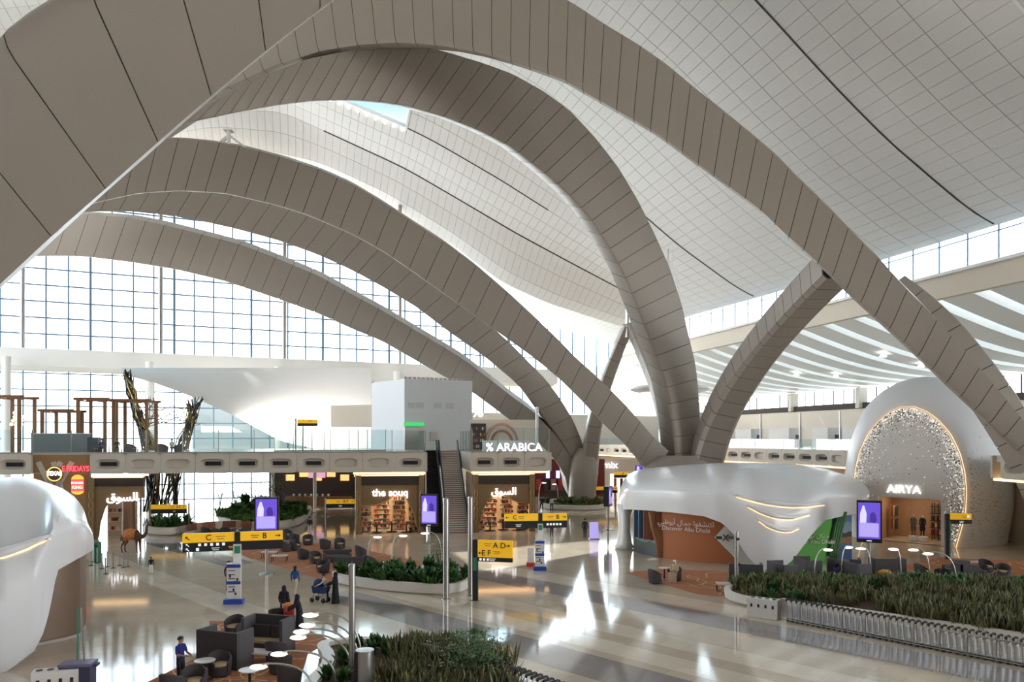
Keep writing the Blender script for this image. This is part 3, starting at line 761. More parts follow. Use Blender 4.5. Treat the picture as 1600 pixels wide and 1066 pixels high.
def flight(name, label, cat, u0, u1, step_m, riser_m, n):
    t = thing(name, label, cat, ML(u0, 0.2), mrz); w = u1 - u0; L = 12.9; h = MZ
    mb = MB(); mr = MB(); 
    for k in range(n):
        z0, z1 = h * k / n, h * (k + 1) / n; y0, y1 = L * k / n, L * (k + 1) / n
        mb.box((w / 2, (y0 + y1) / 2 + .02, z1 - .04), (w - .24, y1 - y0, .08)); mr.box((w / 2, y0 + .05, (z0 + z1) / 2 - .04), (w - .26, .05, z1 - z0 - .08))
    mb.build('treads', step_m, t); mr.build('risers', riser_m, t)
    for x in (0.06, w - .06):
        mb = MB(); mb.prism([(x - .06, -.6, 0), (x - .06, 1.0, 0), (x - .06, L + .8, h - .5), (x - .06, L + .8, h + .95), (x - .06, L, h + .95), (x - .06, 0, .95), (x - .06, -.6, .9)], (.12, 0, 0)); mb.build('side_panel', mat('pale_steel_side', (196, 194, 192), .35, .5), t)
        mb = MB(); mb.tube([(x, -.7, .2), (x, -.8, .6), (x, -.55, 1.0), (x, 0, 1.06), (x, L, h + 1.06), (x, L + 1, h + 1.06)], .07, 6); mb.build('handrail', M_BLACK, t)
    mb = MB(); mb.prism([(.1, .5, 0), (.1, L, h - .6), (.1, L, h - 1.6), (.1, 2.2, 0)], (w - .2, 0, 0)); mb.build('truss', M_STONE, t)
    return t
flight('escalator', 'dark escalator rising left of the pale stair to the upper floor', 'escalator', 28.95, 30.45, mat('escalator_step', (48, 47, 50), .5, .4), mat('escalator_riser', (30, 30, 34), .5, .3), 36)
flight('stair', 'pale stair with brown risers beside the dark escalator', 'stair', 30.6, 32.75, mat('stair_tread', (244, 240, 236), .4), mat('stair_riser', (164, 124, 114), .6), 42)
# ================================================================== white pods
M_SLIT = mat('warm_slit_light', (255, 214, 170), .5, emit=.6, ergb=(255, 205, 150))
def interp(px, tab): return float(np.interp(px, [p[0] for p in tab], [p[1] for p in tab]))
def pod(label, xs, top, bot, yf, slits, dep=8.0, er=55.0):
    xs = np.array(xs, float); x0 = (xs[0] + xs[-1]) / 2
    base = Vector(((x0 - 800) / F * interp(x0, yf), interp(x0, yf) + dep * .6, 0))
    t = thing('exhibition_pod', label, 'pod', base)
    nv = 14
    def pt(px, v):
        Y0 = interp(px, yf); ty, by = interp(px, top), interp(px, bot)
        e_ = min(1.0, min(px - xs[0], xs[-1] - px) / er + 0.03); dp = dep * math.sqrt(max(0, e_ * (2 - e_)))
        k = max(0.0, 1 - v / 0.55); Y = Y0 + dp * k ** 2.0 + 0.5 * max(0, v - .75)
        return P(px, ty + (by - ty) * v, Y)
    front = [[pt(px, j / nv) for j in range(nv + 1)] for px in xs]
    mb = MB(); vs = []; R = []
    for i, px in enumerate(xs):
        f = front[i]; a = f[0]; e_ = min(1.0, min(px - xs[0], xs[-1] - px) / er + 0.03); dp = dep * math.sqrt(max(0, e_ * (2 - e_)))
        zl = max(2.6, f[-1].z); hz = a.z - zl; sl_ = a.x / a.y * 1.05; back = [a + Vector((sl_ * dp * w_, dp * w_, -h_ * hz)) for w_, h_ in ((.45, .03), (.8, .2), (1.0, .6), (1.02, 1.0))]
        inner = [p + Vector((0, 0.35, 0.02)) for p in reversed(f[5:])]   # inside of the shell
        R.append([p - base for p in (list(reversed(back)) + f + inner + [a + Vector((sl_ * dp * .95, dp * .95, -hz * .97))])])
    mb.loft(R, True, closed=True)
    o = mb.build('shell', M_GLOSSW, t, smooth=55)
    for pts in slits:
        q = []
        tt = np.linspace(0, len(pts) - 1, 14)
        for s_ in tt:
            px, py = interp(s_, list(enumerate(p[0] for p in pts))), interp(s_, list(enumerate(p[1] for p in pts)))
            v = (py - interp(px, top)) / (interp(px, bot) - interp(px, top)); p = pt(px, v); q.append(p - base + Vector((0, -0.03, 0)))
        mb = MB(); n_ = len(q); mb.tube(q, [0.02 + 0.05 * math.sin(PI * k / (n_ - 1)) for k in range(n_)], 6); mb.build('light_slit', M_SLIT, t, smooth=True)
        mb = MB(); mb.tube([p + Vector((0, .02, .16)) for p in q], [0.05 + 0.14 * math.sin(PI * k / (n_ - 1)) for k in range(n_)], 8); mb.build('lip', M_GLOSSW, t, smooth=True)
    return t, base
RT = [(968, 772), (971, 757), (978, 745), (990, 738), (1010, 733), (1060, 728), (1120, 724), (1180, 723), (1240, 725), (1290, 734), (1330, 747), (1350, 757), (1358, 768)]
RB = [(968, 798), (978, 796), (1000, 797), (1050, 801), (1100, 807), (1127, 817), (1145, 832), (1158, 852), (1170, 872), (1182, 884), (1205, 890), (1225, 886), (1238, 876), (1252, 858), (1270, 833), (1290, 813), (1320, 806), (1345, 802), (1358, 790)]
RY = [(968, 61.5), (985, 58.6), (1050, 54.3), (1127, 51.5), (1205, 50.5), (1270, 51.4), (1330, 54.6), (1358, 58.5)]
rx = [968, 970, 974, 980, 990, 1005, 1025, 1050, 1075, 1100, 1115, 1127, 1137, 1147, 1155, 1163, 1171, 1180, 1190, 1205, 1217, 1227, 1236, 1246, 1256, 1266, 1278, 1290, 1305, 1320, 1335, 1346, 1353, 1358]
podr, pb = pod('large glossy white exhibition pod with light slits and brown and green walls', rx, RT, RB, RY,
    [[(1150, 777), (1175, 784), (1205, 790), (1235, 793), (1262, 793), (1288, 790)], [(1168, 793), (1188, 803), (1210, 810), (1235, 813), (1265, 806)], [(1185, 815), (1200, 825), (1218, 831), (1235, 832), (1248, 827)]])
def pod_wall(parent, base, path, z1, m, name='wall_panel', z0=0.0, thick=.12):
    mb = MB(); R = []
    for px, Y in path:
        x = (px - 800) / F * Y; a = Vector((x, Y, 0)) - base; a.z = 0
        R.append([a + Vector((0, 0, z0)), a + Vector((0, thick, z0)), a + Vector((0, thick, z1)), a + Vector((0, 0, z1))])
    mb.loft(R); return mb.build(name, m, parent, smooth=30)
M_ORANGE = mat('burnt_orange_print', (186, 114, 72), .55, noise=.05, scale=.5)
M_ORD = mat('brown_curtain_print', (150, 96, 64), .6, noise=.1, scale=1.5)
M_GREEN = mat('green_print', (88, 168, 60), .5, noise=.12, scale=.6)
M_GRND = mat('dark_green_print', (60, 105, 52), .5, noise=.1)
def picture_mat(name, cols, scale, axis='Z'):
    """flat printed mural: colour bands with noisy edges"""
    m = mat(name, cols[0][1], .45); n = m.node_tree; b = n.nodes['Principled BSDF']
    t = n.nodes.new('ShaderNodeTexCoord'); s = n.nodes.new('ShaderNodeSeparateXYZ'); no = n.nodes.new('ShaderNodeTexNoise'); no.inputs['Scale'].default_value = scale
    ad = n.nodes.new('ShaderNodeMath'); ad.operation = 'MULTIPLY_ADD'; ad.inputs[1].default_value = .18; r = n.nodes.new('ShaderNodeValToRGB'); r.color_ramp.interpolation = 'CONSTANT'
    n.links.new(t.outputs['Generated'], s.inputs[0]); n.links.new(t.outputs['Generated'], no.inputs['Vector']); n.links.new(no.outputs['Fac'], ad.inputs[0]); n.links.new(s.outputs[axis], ad.inputs[2]); n.links.new(ad.outputs[0], r.inputs[0])
    el = r.color_ramp.elements
    while len(el) > 1: el.remove(el[0])
    for k, (p, c) in enumerate(cols):
        e_ = el[0] if k == 0 else el.new(p); e_.position = p; e_.color = lin(c)
    n.links.new(r.outputs[0], b.inputs['Base Color']); return m
M_MUR1 = picture_mat('city_mural', [(0, (70, 78, 80)), (.28, (60, 84, 62)), (.36, (116, 134, 150)), (.6, (96, 140, 186)), (.9, (128, 172, 214))], 6)
M_MUR2 = picture_mat('lagoon_mural', [(0, (62, 96, 140)), (.36, (86, 120, 156)), (.44, (166, 122, 92)), (.56, (70, 84, 66)), (.66, (150, 172, 198)), (.85, (96, 130, 170))], 5)
pod_wall(podr, pb, [(990, 59.6), (1000, 58.2), (1020, 56.9), (1036, 56.2)], 3.75, M_MUR1, 'mural')
for k, (px, w, h, c) in enumerate(((996, .5, 3.5, (88, 108, 128)), (1003, .45, 3.6, (70, 92, 116)), (1014, .8, 3.4, (160, 104, 76)), (1021, .5, 3.4, (150, 92, 66)))):
    Y = interp(px, [(990, 59.5), (1000, 58.1), (1020, 56.8), (1036, 56.1)]) - .02
    MB().box((0, 0, (1.2 + h) / 2), (w, .03, h - 1.2)).build('printed_tower', mat('tower_print_%d' % k, c, .5, noise=.15, scale=5), podr, Vector(((px - 800) / F * Y, Y, 0)) - Vector((pb.x, pb.y, 0)))
pod_wall(podr, pb, [(1034, 56.2), (1060, 55.2), (1100, 54.1), (1140, 53.4), (1185, 53.0)], 3.5, M_ORANGE)
for k in range(5):
    px = 1023 + k * 3.2; Y = 56.4
    MB().tube([P(px - 6 + k, 800, Y) - pb, P(px - 2, 825, Y - .1) - pb, P(px + 5 - k * .6, 850, Y - .15) - pb, P(px + 9 - k, 876, Y - .1) - pb], [.2, .2, .16, .2], 6).build('curtain_fold', M_ORD, podr, smooth=True)
def wp(px, py, off=0.06): 
    Y = interp(px, [(1034, 56.2), (1060, 55.2), (1100, 54.1), (1140, 53.4), (1185, 53.0)]) - off; return P(px, py, Y) - pb
mb = MB(); mb.prism([wp(1138, 816), wp(1117, 840), wp(1149, 873), wp(1152, 889), wp(1188, 891), wp(1188, 816)], (0, .05, 0)); mb.build('white_panel', M_WHITE, podr)
M_TXTW = mat('white_lettering', (245, 240, 232), .5); M_TXTK = mat('dark_lettering', (44, 60, 62), .5)
def on_wall(s, px, py, size, m, dpx=10, off=.1, **k):
    a, b = wp(px - dpx, py, off), wp(px + dpx, py, off); return text(s, wp(px, py, off), size, m, podr, math.atan2(b.y - a.y, b.x - a.x), depth=.01, **k)
on_wall('Discover Abu Dhabi', 1071, 827.5, .44, M_TXTW)
on_wall('\ufef2\ufe92\ufec7\ufeee\ufe91\ufe83 \ufedd\ufe8e\ufee4\ufe9f \ufe8d\ufeee\ufed4\ufeb8\ufe98\ufedb\ufe8d', 1071, 818, .5, M_TXTW)
MB().box((0, 0, 0), (.55, .02, .2)).build('printed_mark', mat('green_lettering', (40, 110, 96), .5), podr, wp(1125, 840.5, .09), -.02); on_wall('X', 1134, 841, .62, mat('maroon_lettering', (92, 40, 56), .5), bold=.01)
for k in range(2): MB().box((0, 0, 0), (.4, .02, .05)).build('printed_mark', M_TXTK, podr, wp(1142, 839.5 + k * 2.2, .09), -.02)
GW = [(1222, 52.8), (1260, 53.2), (1290, 53.8), (1300, 54.1)]
pod_wall(podr, pb, GW, 3.5, M_GREEN)
pod_wall(podr, pb, [(1298, 54.1), (1315, 54.8), (1331, 55.8)], 3.5, M_MUR2, 'mural')
for k in range(4):
    px = 1299 + k * 3.5
    MB().tube([P(px + 11, 800, 54.2) - pb, P(px + 4, 830, 54.0) - pb, P(px - 2, 860, 53.8) - pb, P(px - 3, 878, 53.8) - pb], .16, 6).build('curtain_fold', M_GRND, podr, smooth=True)
text('Discover Abu Dhabi', P(1268, 847, 53.1) - pb, .4, M_TXTW, podr, .02, depth=.01)
text('\ufef2\ufe92\ufec7\ufeee\ufe91\ufe83 \ufedd\ufe8e\ufee4\ufe9f', P(1272, 838, 53.1) - pb, .42, M_TXTW, podr, .02, depth=.01)
# left leg of the pod
mb = MB(); R = []
for py, xa, xb, Y in ((790, 966, 996, 60.6), (805, 968, 988, 60.4), (830, 969, 987, 60.3), (850, 966, 990, 60.3), (858, 962, 994, 60.2)):
    a, b = P(xa, py, Y), P(xb, py, Y); R.append([Vector(((a.x + b.x) / 2 + math.cos(2 * PI * j / 12) * (b.x - a.x) / 2, Y + .9 + math.sin(2 * PI * j / 12) * .9, max(0, a.z))) - pb for j in range(12)])
mb.loft(R); mb.build('leg', M_GLOSSW, podr, smooth=True)
for k, (px, py) in enumerate(((1083, 731), (1132, 733), (1177, 733), (1220, 734))):
    MB().lathe([(.1, 0), (.1, .12), (.02, .15)], P(px, py, 59.6) - pb + Vector((0, 0, -.1)), 8).build('roof_fixing', M_STEEL, podr)

LT = [(-300, 800), (-250, 765), (-150, 745), (-60, 745), (0, 750), (20, 746), (45, 746), (65, 752), (100, 766), (120, 780), (132, 798), (138, 820), (140, 836)]
LB = [(-300, 1000), (-230, 1040), (-150, 1070), (-60, 1080), (0, 1056), (20, 1043), (45, 1022), (60, 992), (70, 955), (77, 915), (83, 894), (95, 887), (120, 873), (140, 862)]
LY = [(-300, 36), (-200, 31.5), (-100, 29), (0, 28.6), (60, 29.5), (100, 31.0), (125, 32.6), (140, 34.2)]
lx = [-300, -290, -270, -240, -200, -150, -100, -60, -30, 0, 12, 24, 36, 45, 52, 58, 63, 68, 73, 78, 83, 90, 100, 110, 118, 125, 131, 135, 138, 140]
podl, plb = pod('white curving pod with a bronze wall cut off by the left edge', lx, LT, LB, LY, [[(-90, 885), (-40, 880), (0, 872), (40, 859), (80, 842)]], dep=7, er=110.0)
M_BRONZE = mat('bronze_brown_wall', (128, 106, 88), .35, .3, noise=.06, scale=1.2)
pod_wall(podl, plb, [(-60, 30.6), (0, 31.5), (60, 32.6), (100, 33.4), (122, 34.1), (131, 35.6), (133, 37.5)], 4.6, M_BRONZE)
pod_wall(podl, plb, [(-60, 30.55), (0, 31.45), (60, 32.5), (100, 33.3), (123, 34.0), (132, 35.5)], .12, M_STONE, 'skirting')

# ================================================================== egg-shaped shop
EC = Vector((36.4, 67.6, 0)); EN = Vector((-.70, -.714, 0)).normalized(); ED = 4.9
EPR = [(0, 6.3), (1.5, 6.55), (3, 6.75), (4.5, 6.8), (6, 6.72), (7.5, 6.5), (9, 6.1), (10.2, 5.62), (11.3, 5.12), (12.2, 4.4), (13, 3.5), (13.6, 2.5), (14.0, 1.4), (14.15, .3)]
EPR = [(z, r * .965) for z, r in EPR]
egg = thing('egg_shop', 'egg-shaped white shop with a glowing oval rim and doorway', 'shop', EC)
mb = MB(); n = 72; R = []
for z, r in EPR:
    ring = []
    for j in range(n):
        p = Vector((math.cos(2 * PI * j / n) * r, math.sin(2 * PI * j / n) * r, z)); k = p.dot(EN)
        if k > ED:
            sd = Vector((-EN.y, EN.x, 0)); w = math.sqrt(max(0, r * r - ED * ED)); sgn = max(-1, min(1, p.dot(sd) / max(w, .01)))
            p = EN * ED + sd * (w * sgn) + Vector((0, 0, z))
        ring.append(p)
    R.append(ring)
mb.loft(R, True)
# drop the faces lying in the flat front: the front plate with its doorway takes their place
keep = []
for f in mb.f:
    ps = [Vector(mb.v[i]) for i in f]
    if all(abs(p.dot(EN) - ED) < 1e-3 for p in ps): continue
    keep.append(f)
mb.f = keep; mb.m = [0] * len(keep)
M_EGG = mat('pale_pearl_shell', (222, 223, 224), .35, noise=.02, scale=.6)
mb.build('shell', M_EGG, egg, smooth=60)
sd = Vector((-EN.y, EN.x, 0))
if sd.x < 0: sd = -sd
def hw(z): r = float(np.interp(z, [p[0] for p in EPR], [p[1] for p in EPR])); return math.sqrt(max(0, r * r - ED * ED))
ZTOP = 11.33
def ztop(x):
    lo, hi = 4.5, ZTOP
    for _ in range(30):
        m_ = (lo + hi) / 2
        if hw(m_) > abs(x): lo = m_
        else: hi = m_
    return lo
def fp(x, z, o=0.0): return sd * x + EN * (ED + o) + Vector((0, 0, z))
dx0, dx1, dz = -2.3, 2.55, 3.75
cols = sorted(set([dx0, dx1] + [round(v, 3) for v in np.linspace(-hw(4.5) + .004, hw(4.5) - .004, 45)]))
mb = MB()
for a, b in zip(cols[:-1], cols[1:]):
    mid = (a + b) / 2; z0 = dz if dx0 < mid < dx1 else 0.0
    lim = lambda x: ztop(x)
    lowz = lambda x: 0.0 if abs(x) <= hw(0) else float(np.interp(abs(x), [hw(z) for z in (0, 1.5, 3, 4.5)], [0, 1.5, 3, 4.5]))
    za, zb = (z0, z0) if z0 else (lowz(a), lowz(b))
    mb.hexa([fp(a, za), fp(b, zb), fp(b, lim(b)), fp(a, lim(a))], [fp(a, za, -.25), fp(b, zb, -.25), fp(b, lim(b), -.25), fp(a, lim(a), -.25)])
mb.build('front_plate', mat('pearl_front', (220, 216, 210), .4, noise=.02), egg)
rim = [fp(-hw(z), z, .03) for z in np.linspace(0, ZTOP - .02, 30)] + [fp(hw(z), z, .03) for z in np.linspace(ZTOP - .02, 0, 30)]
MB().tube(rim, .08, 6).build('light_rim', M_SLIT, egg, smooth=True)
MB().tube([p + EN * .08 for p in rim], .05, 5).build('rim_edge', M_GLOSSW, egg, smooth=True)
rnd = random.Random(3); mw, mk = MB(), MB(); cnt = 0
while cnt < 3600:
    z = rnd.uniform(.3, ZTOP); w = hw(z)
    if w < .3: continue
    x = rnd.uniform(-w, w); e_ = (w - abs(x)) / 4.4; e_ = min(e_, (ZTOP - z) / 4.2)
    if rnd.random() > math.exp(-e_ * 9.0) * 1.0 + .006 or (dx0 - .2 < x < dx1 + .2 and z < dz + .9): continue
    s_ = rnd.uniform(.02, .045); (mw if rnd.random() < .55 else mk).add([fp(x - s_, z - s_, .012), fp(x + s_, z - s_ * .6, .012), fp(x + s_, z + s_, .012), fp(x - s_ * .6, z + s_, .012)], [(0, 1, 2, 3)]); cnt += 1
o = mw.build('sparkle_pieces', mat('white_sparkle', (255, 252, 244), .3, emit=.25), egg, fix=False); o['kind'] = 'stuff'
o = mk.build('pierced_holes', mat('pierced_dark', (92, 88, 84), .6), egg, fix=False); o['kind'] = 'stuff'
mk = MB()
for k in range(420):
    a = rnd.uniform(-.2, 1.0); z = abs(rnd.gauss(3.2, 2.2)) + .4
    if z > 9: continue
    r = float(np.interp(z, [p[0] for p in EPR], [p[1] for p in EPR])) + .01; th = math.atan2(EN.y, EN.x) + .78 + abs(a) * .75
    c = Vector((math.cos(th) * r, math.sin(th) * r, z)); tg = Vector((-math.sin(th), math.cos(th), 0)); s_ = rnd.uniform(.02, .05)
    mk.add([c - tg * s_, c + tg * s_ + Vector((0, 0, .02)), c + tg * s_ + Vector((0, 0, s_ * 1.5)), c - tg * s_ + Vector((0, 0, s_))], [(0, 1, 2, 3)])
o = mk.build('pierced_holes', MATS['pierced_dark'], egg, fix=False); o['kind'] = 'stuff'
erz = math.atan2(sd.y, sd.x)
text('AIRYA', fp(-.25, 4.45, .08), .95, mat('white_lit_lettering', (255, 255, 255), .4, emit=.75), egg, erz, 'sign_lettering', .05)
# room behind the doorway
mb = MB()
cor = [fp(dx0 - .1, 0, -.26), fp(dx1 + .1, 0, -.26), fp(dx1 + .1, 0, -4.2), fp(dx0 - .1, 0, -4.2)]
for a, b in ((1, 2), (2, 3), (3, 0)):
    mb.add([cor[a], cor[b], cor[b] + Vector((0, 0, dz)), cor[a] + Vector((0, 0, dz))], [(0, 1, 2, 3)])
mb.add([c + Vector((0, 0, dz)) for c in cor], [(0, 1, 2, 3)])
mb.build('shop_room', mat('shop_wood', (168, 134, 104), .5, noise=.12, scale=2), egg, fix=False)
MB().prism([c + Vector((0, 0, .012)) for c in cor], (0, 0, .02)).build('shop_floor', M_FL_L, egg)
for x in (-1.2, .4, 1.6):
    MB().box((0, 0, 0), (1.1, .25, .06)).build('ceiling_lamp', mat('shop_lamp', (255, 235, 205), .5, emit=9), egg, fp(x, dz - .08, -1.8), erz)
for k in range(5):
    MB().box((0, 0, 0), (.06, .06, 3.2)).build('rack_post', M_BLACK, egg, fp(1.0 + (k % 3) * .5, 1.6, -3.2 - (k // 3) * .7), erz)
for k in range(5): MB().box((0, 0, 0), (1.3, .5, .05)).build('rack_shelf', M_BLACK, egg, fp(1.5, .5 + k * .6, -3.4), erz)
for k in range(12):
    c_ = rnd.choice([(150, 60, 50), (80, 70, 66), (196, 160, 120), (60, 64, 80)])
    MB().box((0, 0, 0), (.16, .3, .34)).build('stock', mat('stock_%d%d%d' % c_, c_, .7), egg, fp(1.0 + (k % 4) * .3, .72 + (k // 4) * .6, -3.35), erz)
for k in range(6):
    c_ = [(160, 60, 54), (200, 176, 140), (70, 60, 60)][k % 3]
    MB().box((0, 0, 0), (.1, .5, .9)).build('hanging_clothes', mat('stock_%d%d%d' % c_, c_, .7), egg, fp(-1.9 + (k % 3) * .16, 1.3 + (k // 3) * 1.1, -2.4), erz)

# ================================================================== shops under the left upper floor
M_BRZ = mat('carved_bronze', (140, 114, 82), .4, .3, noise=.25, scale=9, bump=.3)
M_BRD = mat('dark_bronze', (62, 50, 44), .5, .2, noise=.1)
M_LET = mat('glowing_letters', (255, 250, 255), .4, emit=.85)
rs = random.Random(11)
def souq(label, u0, u1, sign, zsign, arch_pts, shelves=True, v=.45, depth=7.0):
    w = u1 - u0; H = MZ - FH - .3; t = thing('souvenir_shop', label, 'shop', ML(u0, v), mrz)
    ax = [p[0] * w for p in arch_pts]; az = [p[1] * H for p in arch_pts]
    mb = MB(); xs = np.linspace(0, w, 49)
    for a, b in zip(xs[:-1], xs[1:]):
        za, zb = float(np.interp(a, ax, az)), float(np.interp(b, ax, az))
        if za > H - .05 and zb > H - .05: continue
        mb.hexa([(a, 0, za), (b, 0, zb), (b, 0, H - .9), (a, 0, H - .9)], [(a, .35, za), (b, .35, zb), (b, .35, H - .9), (a, .35, H - .9)])
    mb.build('carved_front', M_BRZ, t)
    MB().tube([(a, -.02, float(np.interp(a, ax, az))) for a in xs[1:-1]], .06, 5).build('arch_trim', mat('gold_trim', (176, 146, 96), .35, .6), t)
    MB().box((w / 2, .1, H - .45), (w, .5, .9)).build('header', M_BRD, t)
    MB().box((w / 2, -.05, H - .02), (w, .3, .1)).build('light_strip', M_WARM, t)
    for x in (.25, w - .25):
        MB().box((x, -.12, H / 2), (.5, .3, H)).build('pilaster', M_BRZ, t)
        for k in range(4):
            q = [(x + math.cos(a) * .14, -.3, H * .25 + k * .75 + math.sin(a) * .36) for a in np.linspace(0, 2 * PI, 13)]
            MB().tube(q, .025, 4).build('fretwork', MATS['gold_trim'], t)
    text(sign, (w * .5, -.1, zsign), .92, M_LET, t, 0, 'sign_lettering', .04, bold=.02)
    mb = MB(); mb.add([(0, depth, 0), (w, depth, 0), (w, depth, H), (0, depth, H)], [(0, 1, 2, 3)]); mb.add([(0, .3, 0), (0, depth, 0), (0, depth, H), (0, .3, H)], [(0, 1, 2, 3)]); mb.add([(w, .3, 0), (w, depth, 0), (w, depth, H), (w, .3, H)], [(0, 1, 2, 3)])
    mb.build('shop_room', mat('shop_cream', (206, 178, 148), .6, noise=.1), t, fix=False)
    for k in range(4): MB().box((w * (.2 + .2 * k), 3 + k % 2, H - .3), (.9, .9, .08)).build('ceiling_lamp', mat('shop_lamp', (255, 235, 205), .5, emit=9), t)
    prods = [mat('goods_%d' % k, c, .55) for k, c in enumerate([(236, 226, 210), (190, 80, 60), (120, 70, 50), (226, 190, 140), (90, 60, 48), (206, 130, 110), (60, 74, 96), (244, 240, 232)])]
    for sx_, sy_, sw in ((w * .12, 2.0, w * .2), (w * .36, 4.4, w * .26), (w * .63, 3.4, w * .2), (w * .86, 1.8, w * .18)):
        sh = MB().box((0, .3, 1.5), (sw, .06, 3.0))
        for r in range(7): sh.box((0, 0, .1 + r * .45), (sw, .6, .05))
        so = sh.build('shelf_unit', mat('shelf_white', (232, 214, 190), .5), t, (sx_, sy_, 0))
        for r in range(7):
            g = MB(); x = -sw / 2 + .08
            while x < sw / 2 - .1:
                ww = rs.uniform(.08, .2); hh = rs.uniform(.14, .36); g.box((x + ww / 2, -.1, .13 + r * .45 + hh / 2), (ww * .85, .3, hh), 0, rs.randrange(8)); x += ww
            o = g.build('goods', prods, so); o['kind'] = 'stuff'
    for k in range(3):
        MB().lathe([(.02, 0), (.5, .02), (.5, .06), (.08, .1), (.08, .7), (.55, .75), (.55, .82), (.02, .83)], (w * (.3 + .22 * k), .9 + .4 * (k % 2), 0), 10).build('display_table', M_BRD, t)
        g = MB()
        for q in range(12): g.box((w * (.3 + .22 * k) + rs.uniform(-.35, .35), .9 + .4 * (k % 2) + rs.uniform(-.35, .35), .92), (.12, .12, .2), rs.random(), rs.randrange(8))
        o = g.build('goods', prods, t); o['kind'] = 'stuff'
    return t
AR1 = [(0, .45), (.05, .45), (.12, .47), (.3, .48), (.45, .54), (.55, .64), (.66, .66), (.76, .58), (.84, .4), (.9, .0), (1, 0)]
souq('bronze gift shop with glowing lettering left of the escalator foot', MU(556, .45), 28.6, 'the souq', 3.75, [(0, .5), (.1, .48), (.3, .49), (.45, .56), (.55, .66), (.64, .68), (.74, .6), (.84, .36), (.93, .0), (1, 0)])
souq('bronze gift shop with Arabic lettering right of the stair', 33.1, MU(835, .45), '\ufed5\ufeee\ufeb4\ufedf\ufe8d', 3.75, [(0, 0), (.08, 0), (.14, .35), (.24, .55), (.4, .66), (.55, .6), (.75, .5), (1, .48)])
AL = thing('souq_gate', 'small bronze souq gate with glowing Arabic sign behind the camel', 'gate', ML(.2, .4), mrz)
wg = MU(222) - .2; H = MZ - FH - .3
mb = MB(); xs = np.linspace(0, wg, 40)
az = [(0, 0), (.07, 0), (.1, .25), (.2, .5), (.32, .62), (.5, .66), (.8, .64), (1, .66)]
for a, b in zip(xs[:-1], xs[1:]):
    za, zb = interp(a / wg, az) * H, interp(b / wg, az) * H; mb.hexa([(a, 0, za), (b, 0, zb), (b, 0, H - .8), (a, 0, H - .8)], [(a, .4, za), (b, .4, zb), (b, .4, H - .8), (a, .4, H - .8)])
mb.build('carved_front', M_BRZ, AL); MB().box((wg / 2, .1, H - .4), (wg, .5, .8)).build('header', M_BRD, AL); MB().box((wg / 2, -.05, H + .05), (wg, .4, .2)).build('light_strip', M_WARM, AL)
text('\ufed5\ufeee\ufeb4\ufedf\ufe8d', (wg * .58, -.12, 3.6), 1.0, M_LET, AL, 0, 'sign_lettering', .04, bold=.02)
MB().box((-.15, -.1, H / 2), (.5, .3, H)).build('pilaster', M_BRZ, AL)
MB().box((wg * .3, 3.4, 1.5), (wg * .62, .2, 3.0)).build('back_wall', MATS['shop_cream'], AL)
for k in range(5): MB().tube([(-.15 + math.cos(a) * .16, -.28, .6 + k * .8 + math.sin(a) * .38) for a in np.linspace(0, 2 * PI, 13)], .03, 4).build('fretwork', MATS['gold_trim'], AL)
MB().cyl((wg * .62, 1.0, 0), .55, H, 14, .5).build('round_pillar', mat('wood_pillar', (120, 84, 58), .5, noise=.2, scale=4), AL, smooth=50)
for k in range(3):
    g = MB(); g.box((wg * .28, 3.0, .45 + k * .8), (1.9, .5, .08)); g.build('shelf', mat('shelf_white', (232, 214, 190), .5), AL)
    g = MB()
    for q in range(9): g.box((wg * .28 - .8 + q * .2, 2.95, .62 + k * .8), (.15, .3, rs.uniform(.15, .35)), 0, rs.randrange(8))
    o = g.build('goods', [MATS['goods_%d' % q] for q in range(8)], AL); o['kind'] = 'stuff'

# restaurant wall with three lit signs
fw_ = thing('restaurant_wall', 'brown wall with crossed grey bands and three lit restaurant signs', 'wall sign', ML(-4.6, .3), mrz)
M_TAN = mat('tan_board', (146, 112, 74), .6, noise=.08)
MB().box((2.25, .1, MZ / 2 - .05), (4.5, .2, MZ - .1)).build('board', M_TAN, fw_)
for a, b in (((.4, MZ - .7), (2.1, 3.0)), ((2.2, MZ - .7), (.2, 3.4)), ((1.6, MZ - .7), (2.5, 3.2)), ((3.1, MZ - .7), (1.8, 4.4)), ((2.6, 3.4), (4.4, 1.0)), ((.2, 3.2), (2.0, .4))):
    a, b = Vector((a[0], -.03, a[1])), Vector((b[0], -.03, b[1])); d = (b - a).normalized(); n = Vector((-d.z, 0, d.x)) * .22
    MB().prism([a - n, a + n, b + n, b - n], (0, .06, 0)).build('band', M_STONE, fw_)
M_RED = mat('red_lit_letters', (240, 84, 96), .4, emit=.5)
text('E FRIDAYS', (4.5, -.16, 6.1), .66, M_RED, fw_, 0, 'sign_lettering', .04, align='RIGHT', sx=.72, bold=.02)
MB().lathe([(.02, 0), (.66, 0), (.66, .1), (.02, .1)], (0, 0, 0), 24).build('round_sign', mat('sign_brown', (66, 44, 34), .5), fw_, (1.75, -.06, 5.68)).rotation_euler = (PI / 2, 0, 0)
MB().tube([(math.cos(a) * .58, 0, math.sin(a) * .58) for a in np.linspace(0, 2 * PI, 25)], .05, 6).build('sign_ring', mat('gold_lit', (255, 206, 110), .4, emit=.5), fw_, (1.75, -.2, 5.68))
text('TEXAS', (1.75, -.24, 5.72), .5, M_LET, fw_, 0, 'sign_lettering', .03, sx=.8, bold=.015)
def capsule(cx, cz, w, h, top, col, nm):
    pts = [(cx + math.cos(a) * w / 2, -.1, cz + (math.sin(a) * h)) for a in np.linspace(0 if top else PI, PI if top else 2 * PI, 13)]
    MB().prism(pts, (0, .06, 0)).build(nm, col, fw_)
bun = mat('bun_orange', (255, 176, 66), .4, emit=.45)
